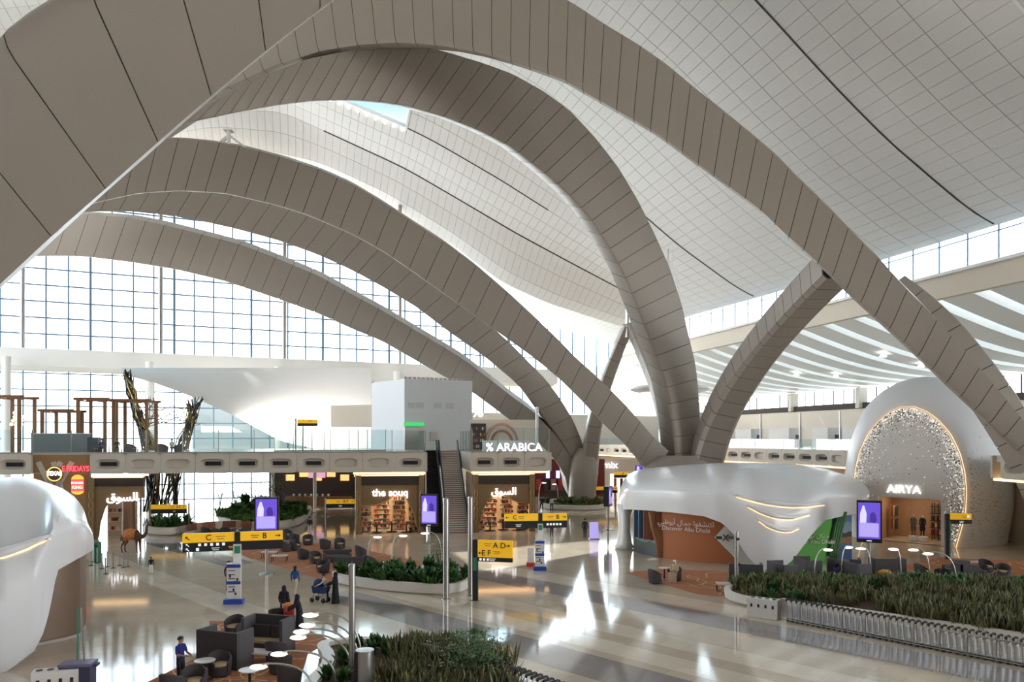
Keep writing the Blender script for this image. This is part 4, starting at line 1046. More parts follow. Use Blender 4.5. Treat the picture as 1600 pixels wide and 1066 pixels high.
capsule(3.55, 5.2, 1.0, .4, True, bun, 'sign_bun'); capsule(3.55, 4.2, 1.0, .3, False, bun, 'sign_bun')
MB().box((3.55, -.08, 4.7), (1.0, .06, .9)).build('sign_plate', M_RED, fw_)
text('BURGER', (3.55, -.14, 4.9), .26, mat('sign_cream', (255, 230, 200), .4, emit=.4), fw_, 0, 'sign_lettering', .02, bold=.01); text('KING', (3.55, -.14, 4.52), .36, MATS['sign_cream'], fw_, 0, 'sign_lettering', .02, bold=.01)

# coffee bar on the upper floor at the right end
cb = thing('coffee_bar', 'white coffee bar with percent sign and arched back wall right of the stair', 'coffee bar', ML(33.35, 2.5, MZ), mrz)
MB().box((3.45, 4.0, 1.6), (6.8, .3, 3.2)).build('back_wall', mat('cream_back_wall', (226, 214, 200), .5), cb)
for k, r in enumerate((1.6, 1.3, 1.0)):
    MB().tube([(3.3 + math.cos(a) * r, 3.75, .9 + math.sin(a) * r * 1.15) for a in np.linspace(0, PI, 17)], .11, 6).build('arch_rib', mat('rib_tan_%d' % k, [(206, 160, 132), (236, 222, 208), (190, 120, 92)][k], .5), cb)
MB().box((3.3, .8, .55), (4.6, .7, 1.1)).build('counter', M_WHITE, cb)
MB().box((.9, 3.7, 1.5), (1.5, .2, 2.6)).build('shelf_back', M_BRD, cb)
g = MB()
for r in range(4):
    for q in range(7): g.box((.3 + q * .2, 3.5, .5 + r * .6), (.12, .15, .3), 0, rs.randrange(8))
o = g.build('goods', [MATS['goods_%d' % q] for q in range(8)], cb); o['kind'] = 'stuff'
text('%', (.55, 1.0, 3.9), 1.6, M_LET, cb, 0, 'sign_lettering', .04, bold=.03)
text('% ARABICA', (3.6, -2.35, .45), 1.05, M_LET, cb, 0, 'sign_lettering', .04, bold=.01)
# ================================================================== furnishing prototypes
M_FAB = mat('charcoal_fabric', (76, 71, 75), .85, noise=.12, scale=14)
M_FABL = mat('mid_grey_fabric', (94, 90, 93), .85, noise=.1, scale=14)
M_TAN2 = mat('tan_cushion', (186, 164, 126), .85, noise=.1, scale=10)
M_TOP = mat('white_table_top', (228, 224, 222), .3, noise=.02)
M_CPOT = mat('cream_planter', (232, 227, 220), .4, noise=.03, scale=1)
M_SOIL = mat('dark_soil', (84, 66, 52), .95, noise=.3, scale=6)
M_RUG = mat('russet_carpet', (178, 118, 84), .95, noise=.12, scale=3)
M_RUGL = mat('carpet_line', (224, 190, 150), .95)
FREE = []
def proto(name):
    return link(name, None)
def tub_chair(cush):
    r = proto('tub_chair'); mb = MB(); n = 15; R = []
    for k in range(n):
        a = -.25 * PI - 1.5 * PI * k / (n - 1) + PI * 1.0; a = PI * .5 + (k / (n - 1) - .5) * 1.62 * PI
        h = .48 + .34 * math.sin(PI * k / (n - 1)) ** 1.2; c, s = math.cos(a), math.sin(a)
        R.append([Vector((c * .40, s * .40, .06)), Vector((c * .44, s * .46, h)), Vector((c * .37, s * .38, h + .03)), Vector((c * .32, s * .32, .3))])
    mb.loft(R); mb.build('backrest', M_FAB, r, smooth=50)
    MB().lathe([(.3, .05), (.36, .06), (.36, .36), (.3, .38)], (0, -.04, 0), 16).build('seat_base', M_FAB, r, smooth=50)
    MB().lathe([(.02, .37), (.31, .37), (.34, .41), (.3, .46), (.02, .47)], (0, -.06, 0), 16).build('cushion', M_TAN2 if cush else M_FABL, r, smooth=50)
    MB().lathe([(.3, 0), (.3, .06)], (0, 0, 0), 12).build('plinth', M_BLACK, r)
    return r
def booth(w=1.9, h=1.4, d=1.0):
    r = proto('booth_sofa'); MB().box((0, d / 2 - .07, h / 2), (w, .14, h)).build('back_screen', M_FAB, r)
    for x in (-1, 1): MB().box((x * (w / 2 - .07), -.0, h / 2), (.14, d - .02, h)).build('side_screen', M_FABL, r)
    MB().box((0, .02, .22), (w - .3, d - .2, .36)).build('seat_base', M_FAB, r); MB().box((0, -.02, .45), (w - .32, d - .24, .1)).build('seat_cushion', M_TAN2, r)
    for x in (-.25, .25): MB().box((x * w * .85, d / 2 - .24, .75), (w * .4, .18, .5)).build('back_cushion', M_FAB, r)
    return r
def sofa(w=2.0):
    r = proto('low_sofa'); MB().box((0, .32, .42), (w, .2, .72)).build('backrest', M_FAB, r); MB().box((0, -.02, .2), (w, .76, .3)).build('seat_base', M_FAB, r)
    for x in (-1, 1): MB().box((x * (w / 2 - .09), -.02, .36), (.18, .8, .5)).build('armrest', M_FABL, r)
    for x in (-.5, .5): MB().box((x * (w - .4) / 2, -.06, .41), ((w - .42) / 2, .66, .13)).build('seat_cushion', M_FABL, r)
    return r
def low_table():
    r = proto('low_table'); MB().box((0, 0, .42), (1.1, .7, .06)).build('table_top', M_TOP, r)
    for x in (-.5, .5):
        for y in (-.3, .3): MB().box((x, y, .2), (.04, .04, .4)).build('leg', M_BLACK, r)
    return r
def round_table():
    r = proto('round_table'); MB().lathe([(.02, .7), (.36, .7), (.37, .73), (.02, .74)], (0, 0, 0), 20).build('table_top', M_TOP, r); MB().cyl((0, 0, .03), .045, .67, 8).build('stem', M_BLACK, r)
    MB().lathe([(.26, 0), (.26, .02), (.05, .05)], (0, 0, 0), 14).build('foot', M_STEEL, r)
    return r
PROTO = {'tub': (tub_chair(True), 'chair'), 'booth': (booth(), 'sofa'), 'sofa': (sofa(), 'sofa'), 'table': (low_table(), 'table'), 'round': (round_table(), 'table')}
USED = set()
def put(kind, loc, rz, label, group=None):
    p, cat = PROTO[kind]
    if kind in USED: o = dup(p, loc, rz)
    else: o = p; USED.add(kind); CH[p.name] = list(p.children); o.location = loc; o.rotation_euler = (0, 0, rz)
    if 'group' in o and not group: del o['group']
    return tag(o, label, cat, group)
def carpet(label, pts, lines=8, seed=1):
    t = thing('carpet', label, 'carpet', (*pts[0], 0)); b = Vector((*pts[0], 0)); MB().prism([Vector((*p, .005)) - b for p in pts], (0, 0, .012)).build('pile', M_RUG, t)
    r = random.Random(seed); xs = [p[0] for p in pts]; ys = [p[1] for p in pts]
    def inside(x, y):
        c = False; j = len(pts) - 1
        for i in range(len(pts)):
            if (ys[i] > y) != (ys[j] > y) and x < (xs[j] - xs[i]) * (y - ys[i]) / (ys[j] - ys[i]) + xs[i]: c = not c
            j = i
        return c
    for k in range(lines):
        x, y = r.uniform(min(xs), max(xs)), r.uniform(min(ys), max(ys)); a = r.uniform(0, 6.28); q = []
        for s in range(60):
            a += .22 * math.sin(s * .33 + k); x += math.cos(a) * .16; y += math.sin(a) * .16
            if inside(x, y): q.append(Vector((x, y, .0175)) - b)
            elif len(q) > 6: break
            else: q = []
        if len(q) > 5:
            mb = MB(); L = []
            for i, p in enumerate(q):
                d = (q[min(i + 1, len(q) - 1)] - q[max(i - 1, 0)]).normalized(); n = Vector((-d.y, d.x, 0)) * .03; L.append([p - n, p + n])
            mb.loft(L, False, closed=False); mb.build('woven_line', M_RUGL, t, fix=False)
    return t
carpet('russet carpet under the lounge chairs left of the middle planter', [(-22, 60), (-19.4, 56.4), (-14.9, 51.3), (-11.0, 46.6), (-10.6, 48.8), (-7, 49.5), (-6, 54), (-11, 59.5), (-16.5, 63.8)], 12, 2)
carpet('russet carpet with pale curling lines around the booth sofas at bottom left', [(-14.5, 36.8), (-10.5, 36.6), (-7.9, 33.3), (-8.3, 31.2), (-7.8, 28.5), (-7.6, 25), (-14.5, 24), (-13.2, 27), (-12.6, 30.5), (-13, 33)], 26, 5)
carpet('russet carpet before the brown wall of the white pod', [(7.4, 49.9), (10.3, 51.4), (15, 50), (13.4, 44.4), (11.6, 42.6), (10.4, 43.2)], 10, 3)
carpet('russet carpet of the lounge behind the long planter at right', [(31.4, 56.2), (37, 54.5), (37, 44.6), (29.5, 45.5), (17, 47.4), (15.8, 48.2), (24, 50.6)], 16, 4)

# lounge left of the middle planter
g1 = 'tub chairs of the lounge left of the middle planter'; lab1 = 'dark tub chair on the russet carpet left of the middle planter'
for px, py, a in ((474, 874, 2.6), (493, 881, .6), (461, 860, 1.2), (447, 862, 2.0), (481, 852, .2), (508, 858, 2.8), (531, 858, .4), (564, 870, 1.9), (460, 849, 3.0), (449, 843, .8), (432, 853, 2.2), (505, 895, 5.6), (577, 886, 2.4)):
    q = G(px, py); put('tub', (q.x, q.y, .018), a, lab1, g1)
for px, py, a, l in ((527, 878, .2, 'charcoal low sofa behind the dark sofa by the middle planter'), (545, 888, 3.3, 'charcoal low sofa seen from behind, next to the middle planter')):
    q = G(px, py); put('sofa', (q.x, q.y, .018), a, l)
for px, py, l in ((437, 878, 'white low table nearest the sign pole in the left lounge'), (421, 872, 'white low table at the left end of the left lounge'), (587, 890, 'white low table beside the left end of the planter foliage')):
    q = G(px, py); put('table', (q.x, q.y, .018), .1, l)
# bottom left lounge
def at(px, py): q = G(px, py); return (q.x, q.y, .018)
put('booth', at(352, 1040), 2.8, 'charcoal high-backed booth sofa seen from behind, nearest the man in blue')
put('booth', at(419, 1018), -.25, 'charcoal high-backed booth sofa opened towards the low table at bottom left')
put('tub', at(366, 993), -.1, 'tub chair with tan cushion behind the near booth sofa'); put('tub', at(343, 1056), .5, 'tub chair with tan cushion beside the white round table')
put('tub', at(438, 1052), 2.9, 'tub chair seen from behind under the low arc lamps'); put('tub', at(452, 1072), 2.5, 'dark tub chair cut by the bottom edge under the arc lamps')
put('tub', at(434, 976), 3.4, 'dark tub chair behind the booth, near the two women in black'); put('tub', at(303, 1082), .4, 'dark tub chair at the bottom edge before the man in blue'); put('tub', at(270, 1088), 2.9, 'dark tub chair at the bottom edge beside the man in blue'); put('tub', at(432, 1032), 3.0, 'tub chair facing the low table between booth and arc lamps')
put('round', at(320, 1064), 0, 'white round table on a thin stem beside the tub chair'); put('table', at(405, 1036), -.2, 'white low table between the two booth sofas'); put('round', at(390, 1080), 0, 'white round table cut by the bottom edge')
# right carpet
put('tub', at(1024, 912), 1.3, 'single dark tub chair left of the seated man'); put('tub', at(1054, 908), -.6, 'dark tub chair in which the man in beige sits'); put('round', at(1038, 906), 0, 'small white round table between the chair and the seated man'); put('table', at(1134, 924), -.2, 'white low table near the slim steel post and planter end')
# right lounge behind the long planter
R_ = [('booth', 1165, 918, 2.9, 'charcoal booth sofa just right of the slim steel post'), ('tub', 1188, 915, .6, 'dark tub chair between the first two booths behind the planter'), ('booth', 1222, 917, 1.7, 'charcoal booth with its end towards us below the white pod leg'), ('booth', 1262, 909, 1.6, 'tall charcoal booth below the green wall of the pod'),
      ('sofa', 1288, 914, 3.0, 'low charcoal sofa between two arc lamps below the green wall'), ('booth', 1318, 908, 2.8, 'charcoal booth under the lagoon picture of the pod'), ('booth', 1334, 915, 1.8, 'charcoal booth left of the standing purple screen'), ('tub', 1350, 912, .4, 'dark tub chair at the pole of the purple screen'),
      ('booth', 1386, 908, 3.1, 'wide charcoal sofa back seen before the shop doorway'), ('sofa', 1432, 915, 3.0, 'low dark sofa right of the wide sofa back, before the doorway'), ('tub', 1440, 903, .8, 'dark tub chair behind the low sofa before the shop doorway'), ('tub', 1472, 909, 2.6, 'dark tub chair left of the corner booth at right'),
      ('booth', 1508, 917, 1.3, 'charcoal corner booth under the rightmost arc lamp'), ('sofa', 1500, 903, .3, 'dark sofa behind the corner booth under the yellow sign'), ('sofa', 1535, 909, 1.5, 'pale-lit sofa between corner booth and two tub chairs'), ('tub', 1541, 895, .2, 'left of the two tub chairs on the far right carpet'), ('tub', 1567, 903, 5.8, 'right of the two tub chairs on the far right carpet'),
      ('sofa', 1580, 921, 3.2, 'dark sofa cut by the right edge behind the planter'), ('table', 1522, 888, 0, 'white low table at the rear of the right carpet'), ('table', 1460, 918, .4, 'low table beside the fourth arc lamp'), ('tub', 1402, 895, 2.5, 'dark tub chair behind the wide sofa back')]
for k, px, py, a, l in R_: put(k, at(px, py), a, l)
for k in ('tub', 'booth', 'sofa', 'table', 'round'): pass

# ================================================================== arc lamps
M_LAMPST = mat('satin_lamp_stem', (196, 194, 190), .3, .7); M_LHEAD = mat('lamp_head_glow', (255, 250, 235), .4, emit=.6)
def arc_lamp(label, base, head, hz, group=None, z0=0.0):
    b = Vector((base[0], base[1], z0)); h = Vector((head[0], head[1], hz)); t = thing('arc_lamp', label, 'lamp', b, 0, group); d = h - b; d.z = 0
    pts = []
    for k in range(15):
        a = k / 14; u = a ** 2.4; pts.append(d * u + Vector((0, 0, (hz - z0 + .12) * math.sin(min(1, a * 1.08) * PI / 2) ** .8)))
    pts[-1] = d * 1.0 + Vector((0, 0, hz - z0 + .03))
    MB().tube(pts, .035, 6).build('stem', M_LAMPST, t, smooth=True)
    rz = math.atan2(d.y, d.x); MB().lathe([(.02, -.06), (.16, -.05), (.24, 0), (.2, .06), (.04, .09)], (0, 0, 0), 14, 1.25, .8).build('lamp_head', M_LHEAD, t, d + Vector((0, 0, hz - z0)), rz, smooth=True)
    MB().lathe([(.14, 0), (.14, .03), (.05, .06)], (0, 0, 0), 10).build('foot', M_LAMPST, t)
for k, (bx, by, hx, hy) in enumerate(((566, 1066, 485, 962), (562, 1068, 480, 978), (556, 1071, 471, 988), (550, 1074, 466, 997), (526, 1085, 436, 1023), (490, 1100, 404, 1043))):
    b = G(bx, by); Yh = b.y - .1; h = P(hx, hy, Yh); arc_lamp(['topmost', 'second', 'third', 'fourth', 'fifth', 'lowest'][k] + ' glowing arc lamp leaning left over the bottom left carpet', b, h, h.z)
for k, (bx, by, hx, hy) in enumerate(((1272, 918, 1294, 860), (1315, 914, 1326, 856), (1361, 914, 1345, 858), (1408, 917, 1396, 859), (1453, 918, 1427, 860), (1495, 928, 1450, 866))):
    b = G(bx, by); h = P(hx, hy, b.y + .2); arc_lamp(['leftmost', 'second', 'third', 'fourth', 'fifth', 'rightmost'][k] + ' arc lamp standing along the long right planter', b, h, h.z)
for k, (bx, by, hx, hy) in enumerate(((575, 884, 590, 840), (612, 888, 630, 838), (690, 884, 664, 834))):
    b = G(bx, by); h = P(hx, hy, b.y); arc_lamp(['left', 'middle', 'right'][k] + ' arc lamp rising behind the middle planter', b, h, h.z)
for k, (bx, by, hx, hy) in enumerate(((432, 800, 402, 757), (437, 802, 408, 760), (842, 792, 850, 755), (872, 792, 866, 757))):
    b = G(bx, by); h = P(hx, hy, b.y); arc_lamp(['outer arc lamp on the green mound', 'inner arc lamp on the green mound', 'left arc lamp in the far planter', 'right arc lamp in the far planter'][k], b, h, h.z)

# ================================================================== planters and plants
LEAF = [mat('leaf_green_%d' % k, c, .5, noise=.35, scale=4) for k, c in enumerate([(86, 126, 62), (60, 98, 52), (112, 142, 74), (122, 116, 72), (88, 148, 58), (140, 84, 72), (80, 86, 54)])]
def plant_mesh(kind, seed):
    r = random.Random(seed); mb = MB()
    if kind == 'broad':
        n, hh, w, arch_, m = 34, .85, .10, .75, 0
    elif kind == 'grass':
        n, hh, w, arch_, m = 80, .62, .022, .4, 3
    elif kind == 'turf':
        n, hh, w, arch_, m = 60, .32, .03, .4, 4
    elif kind == 'red': n, hh, w, arch_, m = 34, .7, .09, .6, 5
    else: n, hh, w, arch_, m = 40, .5, .06, .6, 1
    for k in range(n):
        a = r.uniform(0, 2 * PI); h = hh * r.uniform(.55, 1.1); sp_ = {'grass': .42, 'turf': .3, 'low': .25}.get(kind, .14); q_ = r.uniform(0, 6.3); o = Vector((math.cos(q_) * sp_ * r.random() ** .5, math.sin(q_) * sp_ * r.random() ** .5, 0)); le = r.uniform(.1, arch_) * .7
        d = Vector((math.cos(a), math.sin(a), 0)); s = Vector((-d.y, d.x, 0)); pts = []
        for u, ww in ((0, .4), (.4, 1.0), (.75, .8), (1, .05)):
            c = o + d * (le * u ** 1.5) + Vector((0, 0, h * (u - .28 * u * u * le / .5))); pts.append((c - s * w * ww, c + s * w * ww))
        vs = [p for q in pts for p in q]; mb.add(vs, [(0, 1, 3, 2), (2, 3, 5, 4), (4, 5, 7, 6)], r.randrange(2))
    a_, b_ = {0: (0, 1), 3: (3, 6), 4: (4, 2), 5: (5, 0), 1: (1, 0)}[m]
    return mb.mesh(kind + '_plant', [LEAF[a_], LEAF[b_]], fix=False)
PM = {k: [plant_mesh(k, s) for s in range(3)] for k in ('broad', 'grass', 'turf', 'low', 'red')}
def inpoly(x, y, pts):
    c = False; j = len(pts) - 1
    for i in range(len(pts)):
        if (pts[i][1] > y) != (pts[j][1] > y) and x < (pts[j][0] - pts[i][0]) * (y - pts[i][1]) / (pts[j][1] - pts[i][1]) + pts[i][0]: c = not c
        j = i
    return c
def smooth_poly(pts, it=3):
    for _ in range(it):
        q = []
        for i in range(len(pts)):
            a, b = pts[i], pts[(i + 1) % len(pts)]; q += [(a[0] * .75 + b[0] * .25, a[1] * .75 + b[1] * .25), (a[0] * .25 + b[0] * .75, a[1] * .25 + b[1] * .75)]
        pts = q
    return pts
def planter(label, pts, h, rim=.35, seed=1, plants=(), mound=0.0):
    pts = smooth_poly(pts, 2); cx = sum(p[0] for p in pts) / len(pts); cy = sum(p[1] for p in pts) / len(pts); t = thing('planter', label, 'planter', (cx, cy, 0)); n = len(pts); R = [[] for _ in range(5)]
    for i, p in enumerate(pts):
        a, b = Vector((*pts[i - 1], 0)), Vector((*pts[(i + 1) % n], 0)); d = (b - a).normalized(); nr = Vector((-d.y, d.x, 0)); c = Vector((p[0] - cx, p[1] - cy, 0))
        if (c + nr * .1).length > c.length: nr = -nr
        for k, (o, z) in enumerate(((.22, 0), (.06, .12), (-.0, h), (rim, h + .02), (rim + .05, h - .14))): R[k].append(c + nr * o + Vector((0, 0, z)))
    mb = MB(); mb.loft(R, False); mb.build('bowl', M_CPOT, t, smooth=40)
    MB().add([v for v in R[4]], [tuple(range(n))]).build('soil', M_SOIL, t, fix=False)
    r = random.Random(seed); inner = [(q.x + cx, q.y + cy) for q in R[4]]
    for kind, cnt, sc, lab, grp, region in plants:
        k = 0; tries = 0
        while k < cnt and tries < cnt * 60:
            tries += 1; x = r.uniform(min(p[0] for p in inner), max(p[0] for p in inner)); y = r.uniform(min(p[1] for p in inner), max(p[1] for p in inner))
            if not inpoly(x, y, inner) or (region and not region(x, y)): continue
            o = link(kind + '_plant', r.choice(PM[kind]), None, (x, y, h - .13), r.uniform(0, 6)); s = sc * r.uniform(.75, 1.25); o.scale = (s * 1.15, s * 1.15, s)
            tag(o, lab, 'plant', grp); k += 1
    return t
planter('cream teardrop planter full of broad-leaved plants in the middle', [(-11.2, 46.4), (-8, 44.0), (-5, 42.8), (-3.3, 42.7), (-2.3, 44.2), (-2.5, 46.8), (-4.2, 48.4), (-7.5, 48.2), (-10.6, 47.6)], .62, .25, 3,
        [('broad', 46, 1.0, 'broad-leaved plant in the middle teardrop planter', 'plants of the middle planter', None), ('low', 24, .9, 'low leafy plant in the middle teardrop planter', 'low plants of the middle planter', lambda x, y: y < 45.5)])
planter('long cream planter packed with dark grasses behind the trolley row', [(11.3, 41.6), (12.2, 39.6), (14.2, 39.0), (17.6, 36), (21.5, 32.4), (25, 29.5), (37, 33), (33, 43.5), (24, 45.0), (16.5, 46.2), (12.4, 44)], .5, .35, 4,
        [('grass', 290, 1.25, 'dark grass tuft in the long planter behind the trolleys', 'grass tufts of the long right planter', lambda x, y: y < 43.6), ('low', 110, 1.3, 'leafy plant along the back of the long right planter', 'leafy plants of the long right planter', lambda x, y: y > 42.0), ('broad', 12, .7, 'broad-leaved plant at the rounded end of the long right planter', 'end plants of the long right planter', lambda x, y: x < 16)])
planter('cream planter with grasses at the bottom edge by the arc lamps', [(-8.2, 31.4), (-6.4, 32.2), (-3.4, 31.6), (-0.6, 30.2), (0.4, 27.6), (0.3, 22.5), (-6, 22), (-7.2, 25.5), (-6.9, 28.8)], .5, .45, 5,
        [('grass', 110, 1.3, 'olive grass tuft in the bottom planter', 'grass tufts of the bottom planter', lambda x, y: y > 24 and x > -4.2), ('broad', 22, .8, 'broad-leaved plant in the bottom planter', 'leafy plants of the bottom planter', lambda x, y: x < -2 and y > 26)])
planter('far cream planter with reddish plants around the rear arch foot', [(3.6, 94.5), (7, 92.4), (11, 93), (12.4, 98), (11.5, 104), (6, 104), (3.4, 100)], .6, .4, 6,
        [('red', 40, 1.3, 'reddish plant in the far planter', 'reddish plants of the far planter', lambda x, y: y < 98), ('turf', 30, 1.3, 'bright green plant on the rim of the far planter', 'green plants of the far planter', lambda x, y: y < 96)])
planter('curved cream planter with a bright green mound behind the left screen', [(-28.5, 76), (-25.2, 72.6), (-22.4, 72.6), (-21.0, 76), (-22, 83), (-23.8, 92), (-29, 95), (-33, 90), (-31, 80)], .8, .4, 7,
        [('turf', 120, 2.0, 'bright green tuft on the left mound', 'green tufts of the left mound', None), ('broad', 14, 1.8, 'tall broad-leaved plant on the left mound', 'tall plants of the left mound', lambda x, y: x < -26)])
planter('round cream planter with leafy plants at the patchwork bench', [(-34.5, 71), (-31.5, 68.4), (-29.8, 69.5), (-29.6, 73), (-31.5, 75), (-34, 74)], .7, .3, 8,
        [('broad', 16, 1.1, 'leafy plant behind the patchwork bench', 'plants at the patchwork bench', None)])
def bush(name, label, loc, h, rad, n, seed, cat='shrub', trunk=.3):
    t = thing(name, label, cat, loc); r = random.Random(seed); st, lf = MB(), MB()
    for k in range(9):
        a = r.uniform(0, 6.28); top = Vector((math.cos(a) * rad * .6, math.sin(a) * rad * .6, h * r.uniform(.6, .95))); st.tube([(0, 0, 0), Vector((top.x * .2, top.y * .2, h * trunk)), top * .8, top], [.04, .03, .015, .006], 5)
    for k in range(n):
        u, v, w = r.gauss(0, .42), r.gauss(0, .42), r.uniform(-1, 1); f = math.sqrt(max(.05, 1 - w * w)); c = Vector((u * rad * f * 1.3, v * rad * f * 1.3, h * (.58 + .4 * w))); a = r.uniform(0, 6.28); b_ = r.uniform(-.7, .5); d = Vector((math.cos(a), math.sin(a), b_)).normalized() * r.uniform(.09, .17) * (h / 1.8) ** .5; s = Vector((-d.y, d.x, 0)) * .32
        lf.add([c, c + d * .5 + s, c + d, c + d * .5 - s], [(0, 1, 2, 3)], r.randrange(2))
    st.build('stems', mat('bark', (92, 74, 58), .9, noise=.2), t); o = lf.build('foliage', [LEAF[1], LEAF[0]], t, fix=False); o['kind'] = 'stuff'
q = G(742, 1085); bush('ficus_shrub', 'bushy dark-leaved shrub at the bottom edge right of the grasses', (q.x, q.y, .3), 2.0, .95, 1500, 1)
q = G(693, 920); bush('leafy_shrub', 'tall leafy shrub at the right end of the middle planter', (q.x - .2, q.y + 1.2, .5), 2.0, .7, 600, 2)
bush('young_tree', 'dark conifer-like tree on the left mound before the food counter', (P(436, 760, 86).x, 86, .7), 4.6, 1.4, 900, 3, 'tree'); bush('young_tree', 'small tree left of the conifer on the left mound', (P(415, 770, 82).x, 82, .7), 3.0, 1.2, 600, 4, 'tree')
for k, px in enumerate((368, 397, 344)): bush('young_tree', ['small shrub seen under the upper floor left of the mound', 'small shrub just left of the mound tree', 'leafy shrub beside the round planter under the upper floor'][k], (P(px, 775, 93 + k).x, 93 + k, 0), 4.4, 1.1, 500, 7 + k, 'tree')
# patchwork bench
bt = thing('curved_bench', 'curved bench with patchwork back in brown and cream by the left planter', 'bench', (-25.7, 68.2, 0)); cols_ = [mat('patch_%d' % k, c, .8) for k, c in enumerate([(160, 96, 66), (206, 190, 168), (128, 84, 62), (184, 150, 118)])]
MB().lathe([(3.2, 0), (3.2, .45), (2.5, .45), (2.5, 0)], (0, 0, 0), 32).build('seat_ring', M_CPOT, bt, smooth=40)
for k in range(16):
    a0 = PI * (.02 + .96 * k / 16); a1 = PI * (.02 + .96 * (k + .95) / 16); mb = MB(); mb.hexa([Vector((math.cos(a) * r_, math.sin(a) * r_, .45)) for a, r_ in ((a0, 3.1), (a1, 3.1), (a1, 3.3), (a0, 3.3))], [Vector((math.cos(a) * r_, math.sin(a) * r_, 1.05)) for a, r_ in ((a0, 3.2), (a1, 3.2), (a1, 3.38), (a0, 3.38))]); mb.build('back_patch', cols_[(k * 7 + k // 3) % 4], bt)
for k, px in enumerate((322, 338, 352, 368, 384)):
    q = G(px, 838 + 2 * (k % 2)); put('tub', (q.x, q.y, .005), 2.8 + .2 * k, 'dark tub chair in the row before the patchwork bench', 'tub chairs before the patchwork bench')
# ================================================================== posts, signs, screens
M_YEL = mat('sign_yellow', (246, 192, 40), .4, emit=.15, ergb=(246, 186, 36)); M_SBLK = mat('sign_black', (34, 36, 42), .4); M_SWHT = mat('sign_white', (235, 235, 235), .4, emit=.3); M_TEAL = mat('sign_teal', (60, 140, 110), .4)
def post(label, px, py, ytop, r, z0=0.0, cap=True):
    b = G(px, py, z0); z = EYE - (ytop - HOR) / F * b.y; t = thing('steel_post', label, 'post', b); MB().cyl((0, 0, 0), r, z - z0, 14).build('shaft', M_STEEL, t, smooth=50); MB().lathe([(r * 1.5, 0), (r * 1.5, .03), (r, .05)], (0, 0, 0), 14).build('base_plate', M_STEEL, t)
    MB().lathe([(r * 1.02, 0), (r * .9, .05), (.01, .07)], (0, 0, 0), 14).build('cap', M_STEEL, t, (0, 0, z - z0)); return t, b, z
post('tall steel post rising from the bottom planter', 550, 1078, 884, .12); post('steel post at the right end of the middle planter', 697, 936, 780, .17); t_, b_, z_ = post('steel post carrying the A D and E F sign', 735, 931, 778, .14)
t_, b_, z_ = post('slim steel post with a small camera before the white pod', 1151, 928, 832, .12)
MB().box((0, -.2, z_ - .35), (.14, .2, .14)).build('camera_head', M_BLACK, t_); MB().box((.12, -.1, z_ - 1.8), (.1, .08, .14)).build('junction_box', M_BLACK, t_)
t = thing('light_bollard', 'fat steel light bollard at the bottom edge among the arc lamps', 'bollard', (*G(570, 1105).xy, 0)); zb_ = 8.8 - 331 * G(570, 1105).y / F
MB().cyl((0, 0, 0), .3, zb_ - .06, 20).build('body', M_STEEL, t, smooth=50); MB().lathe([(.31, 0), (.31, .05), (.01, .06)], (0, 0, zb_ - .06), 20).build('lid', M_STEEL, t); MB().box((-.2, -.18, zb_ * .5), (.2, .12, zb_ * .96)).build('dark_strip', M_BLACK, t)
k_ = ML(MU(842), .9, MZ); t = thing('steel_post', 'steel post on the upper floor beside the coffee bar lettering', 'post', k_); MB().cyl((0, 0, 0), .14, 4.3, 12).build('shaft', M_STEEL, t, smooth=50); MB().lathe([(.25, 0), (.25, .04), (.15, .06)], (0, 0, 0), 12).build('base_plate', M_STEEL, t)

def arrow(parent, x, z, y, s, ang, m):
    mb = MB(); R = Matrix.Rotation(ang, 3, 'Y'); P_ = lambda a, b: Vector((x, y, z)) + R @ Vector((a * s, 0, b * s))
    mb.prism([P_(-.5, -.08), P_(.15, -.08), P_(.15, -.32), P_(.5, 0), P_(.15, .32), P_(.15, .08), P_(-.5, .08)], (0, -.012, 0)); mb.build('arrow', m, parent)
def wayfinder(label, loc, rz, x0, x1, zc, h, texts, small=(), pole=None, arrows=(), split=.5, totem=False):
    """double strip sign: yellow above, black below, on a pole; front faces -Y"""
    t = thing('wayfinding_sign', label, 'sign', loc, rz); w = x1 - x0; zt = zc + h / 2; hy = h * split
    MB().box(((x0 + x1) / 2, 0, zt - hy / 2), (w, .16, hy)).build('yellow_panel', M_YEL, t)
    if split < 1: MB().box(((x0 + x1) / 2, 0, zt - hy - (h - hy) / 2), (w, .16, h - hy)).build('black_panel', M_SBLK, t)
    for s, x, z, sz, c in texts:
        if len(s) > 3:      # small print too small to read: plain printed lines
            for q in (0, 1): MB().box((x, -.085, zc + z + sz * (.22 - .5 * q)), (sz * (2.0 - .5 * q), .012, sz * .16)).build('print_line', M_SWHT if c == 'w' else M_YEL if c == 'y' else mat('sign_brown_print', (150, 110, 30), .5), t)
            continue
        text(s, (x, -.1, zc + z), sz, M_SBLK if c == 'k' else M_SWHT if c == 'w' else M_YEL, t, 0, 'sign_lettering', .008, bold=.004)
    for x, z, s, a, c in arrows: arrow(t, x, zc + z, -.085, s, a, M_SBLK if c == 'k' else M_SWHT)
    for x, z, s in small:
        MB().box((x, -.085, zc + z), (s, .012, s)).build('pictogram', M_SWHT, t)
    if pole is not None:
        for p in (pole if isinstance(pole, (list, tuple)) else [pole]): MB().box((p, .14, zt / 2 + .05), (.13, .1, zt + .1)).build('pole', M_STEEL, t)
        MB().box(((pole if not isinstance(pole, (list, tuple)) else pole[0]), .14, .02), (.5, .4, .04)).build('base_plate', M_STEEL, t)
    return t
AR = '\ufeea\ufe91\ufe8d\ufeee\ufe91'     # Arabic word shown beside the letters
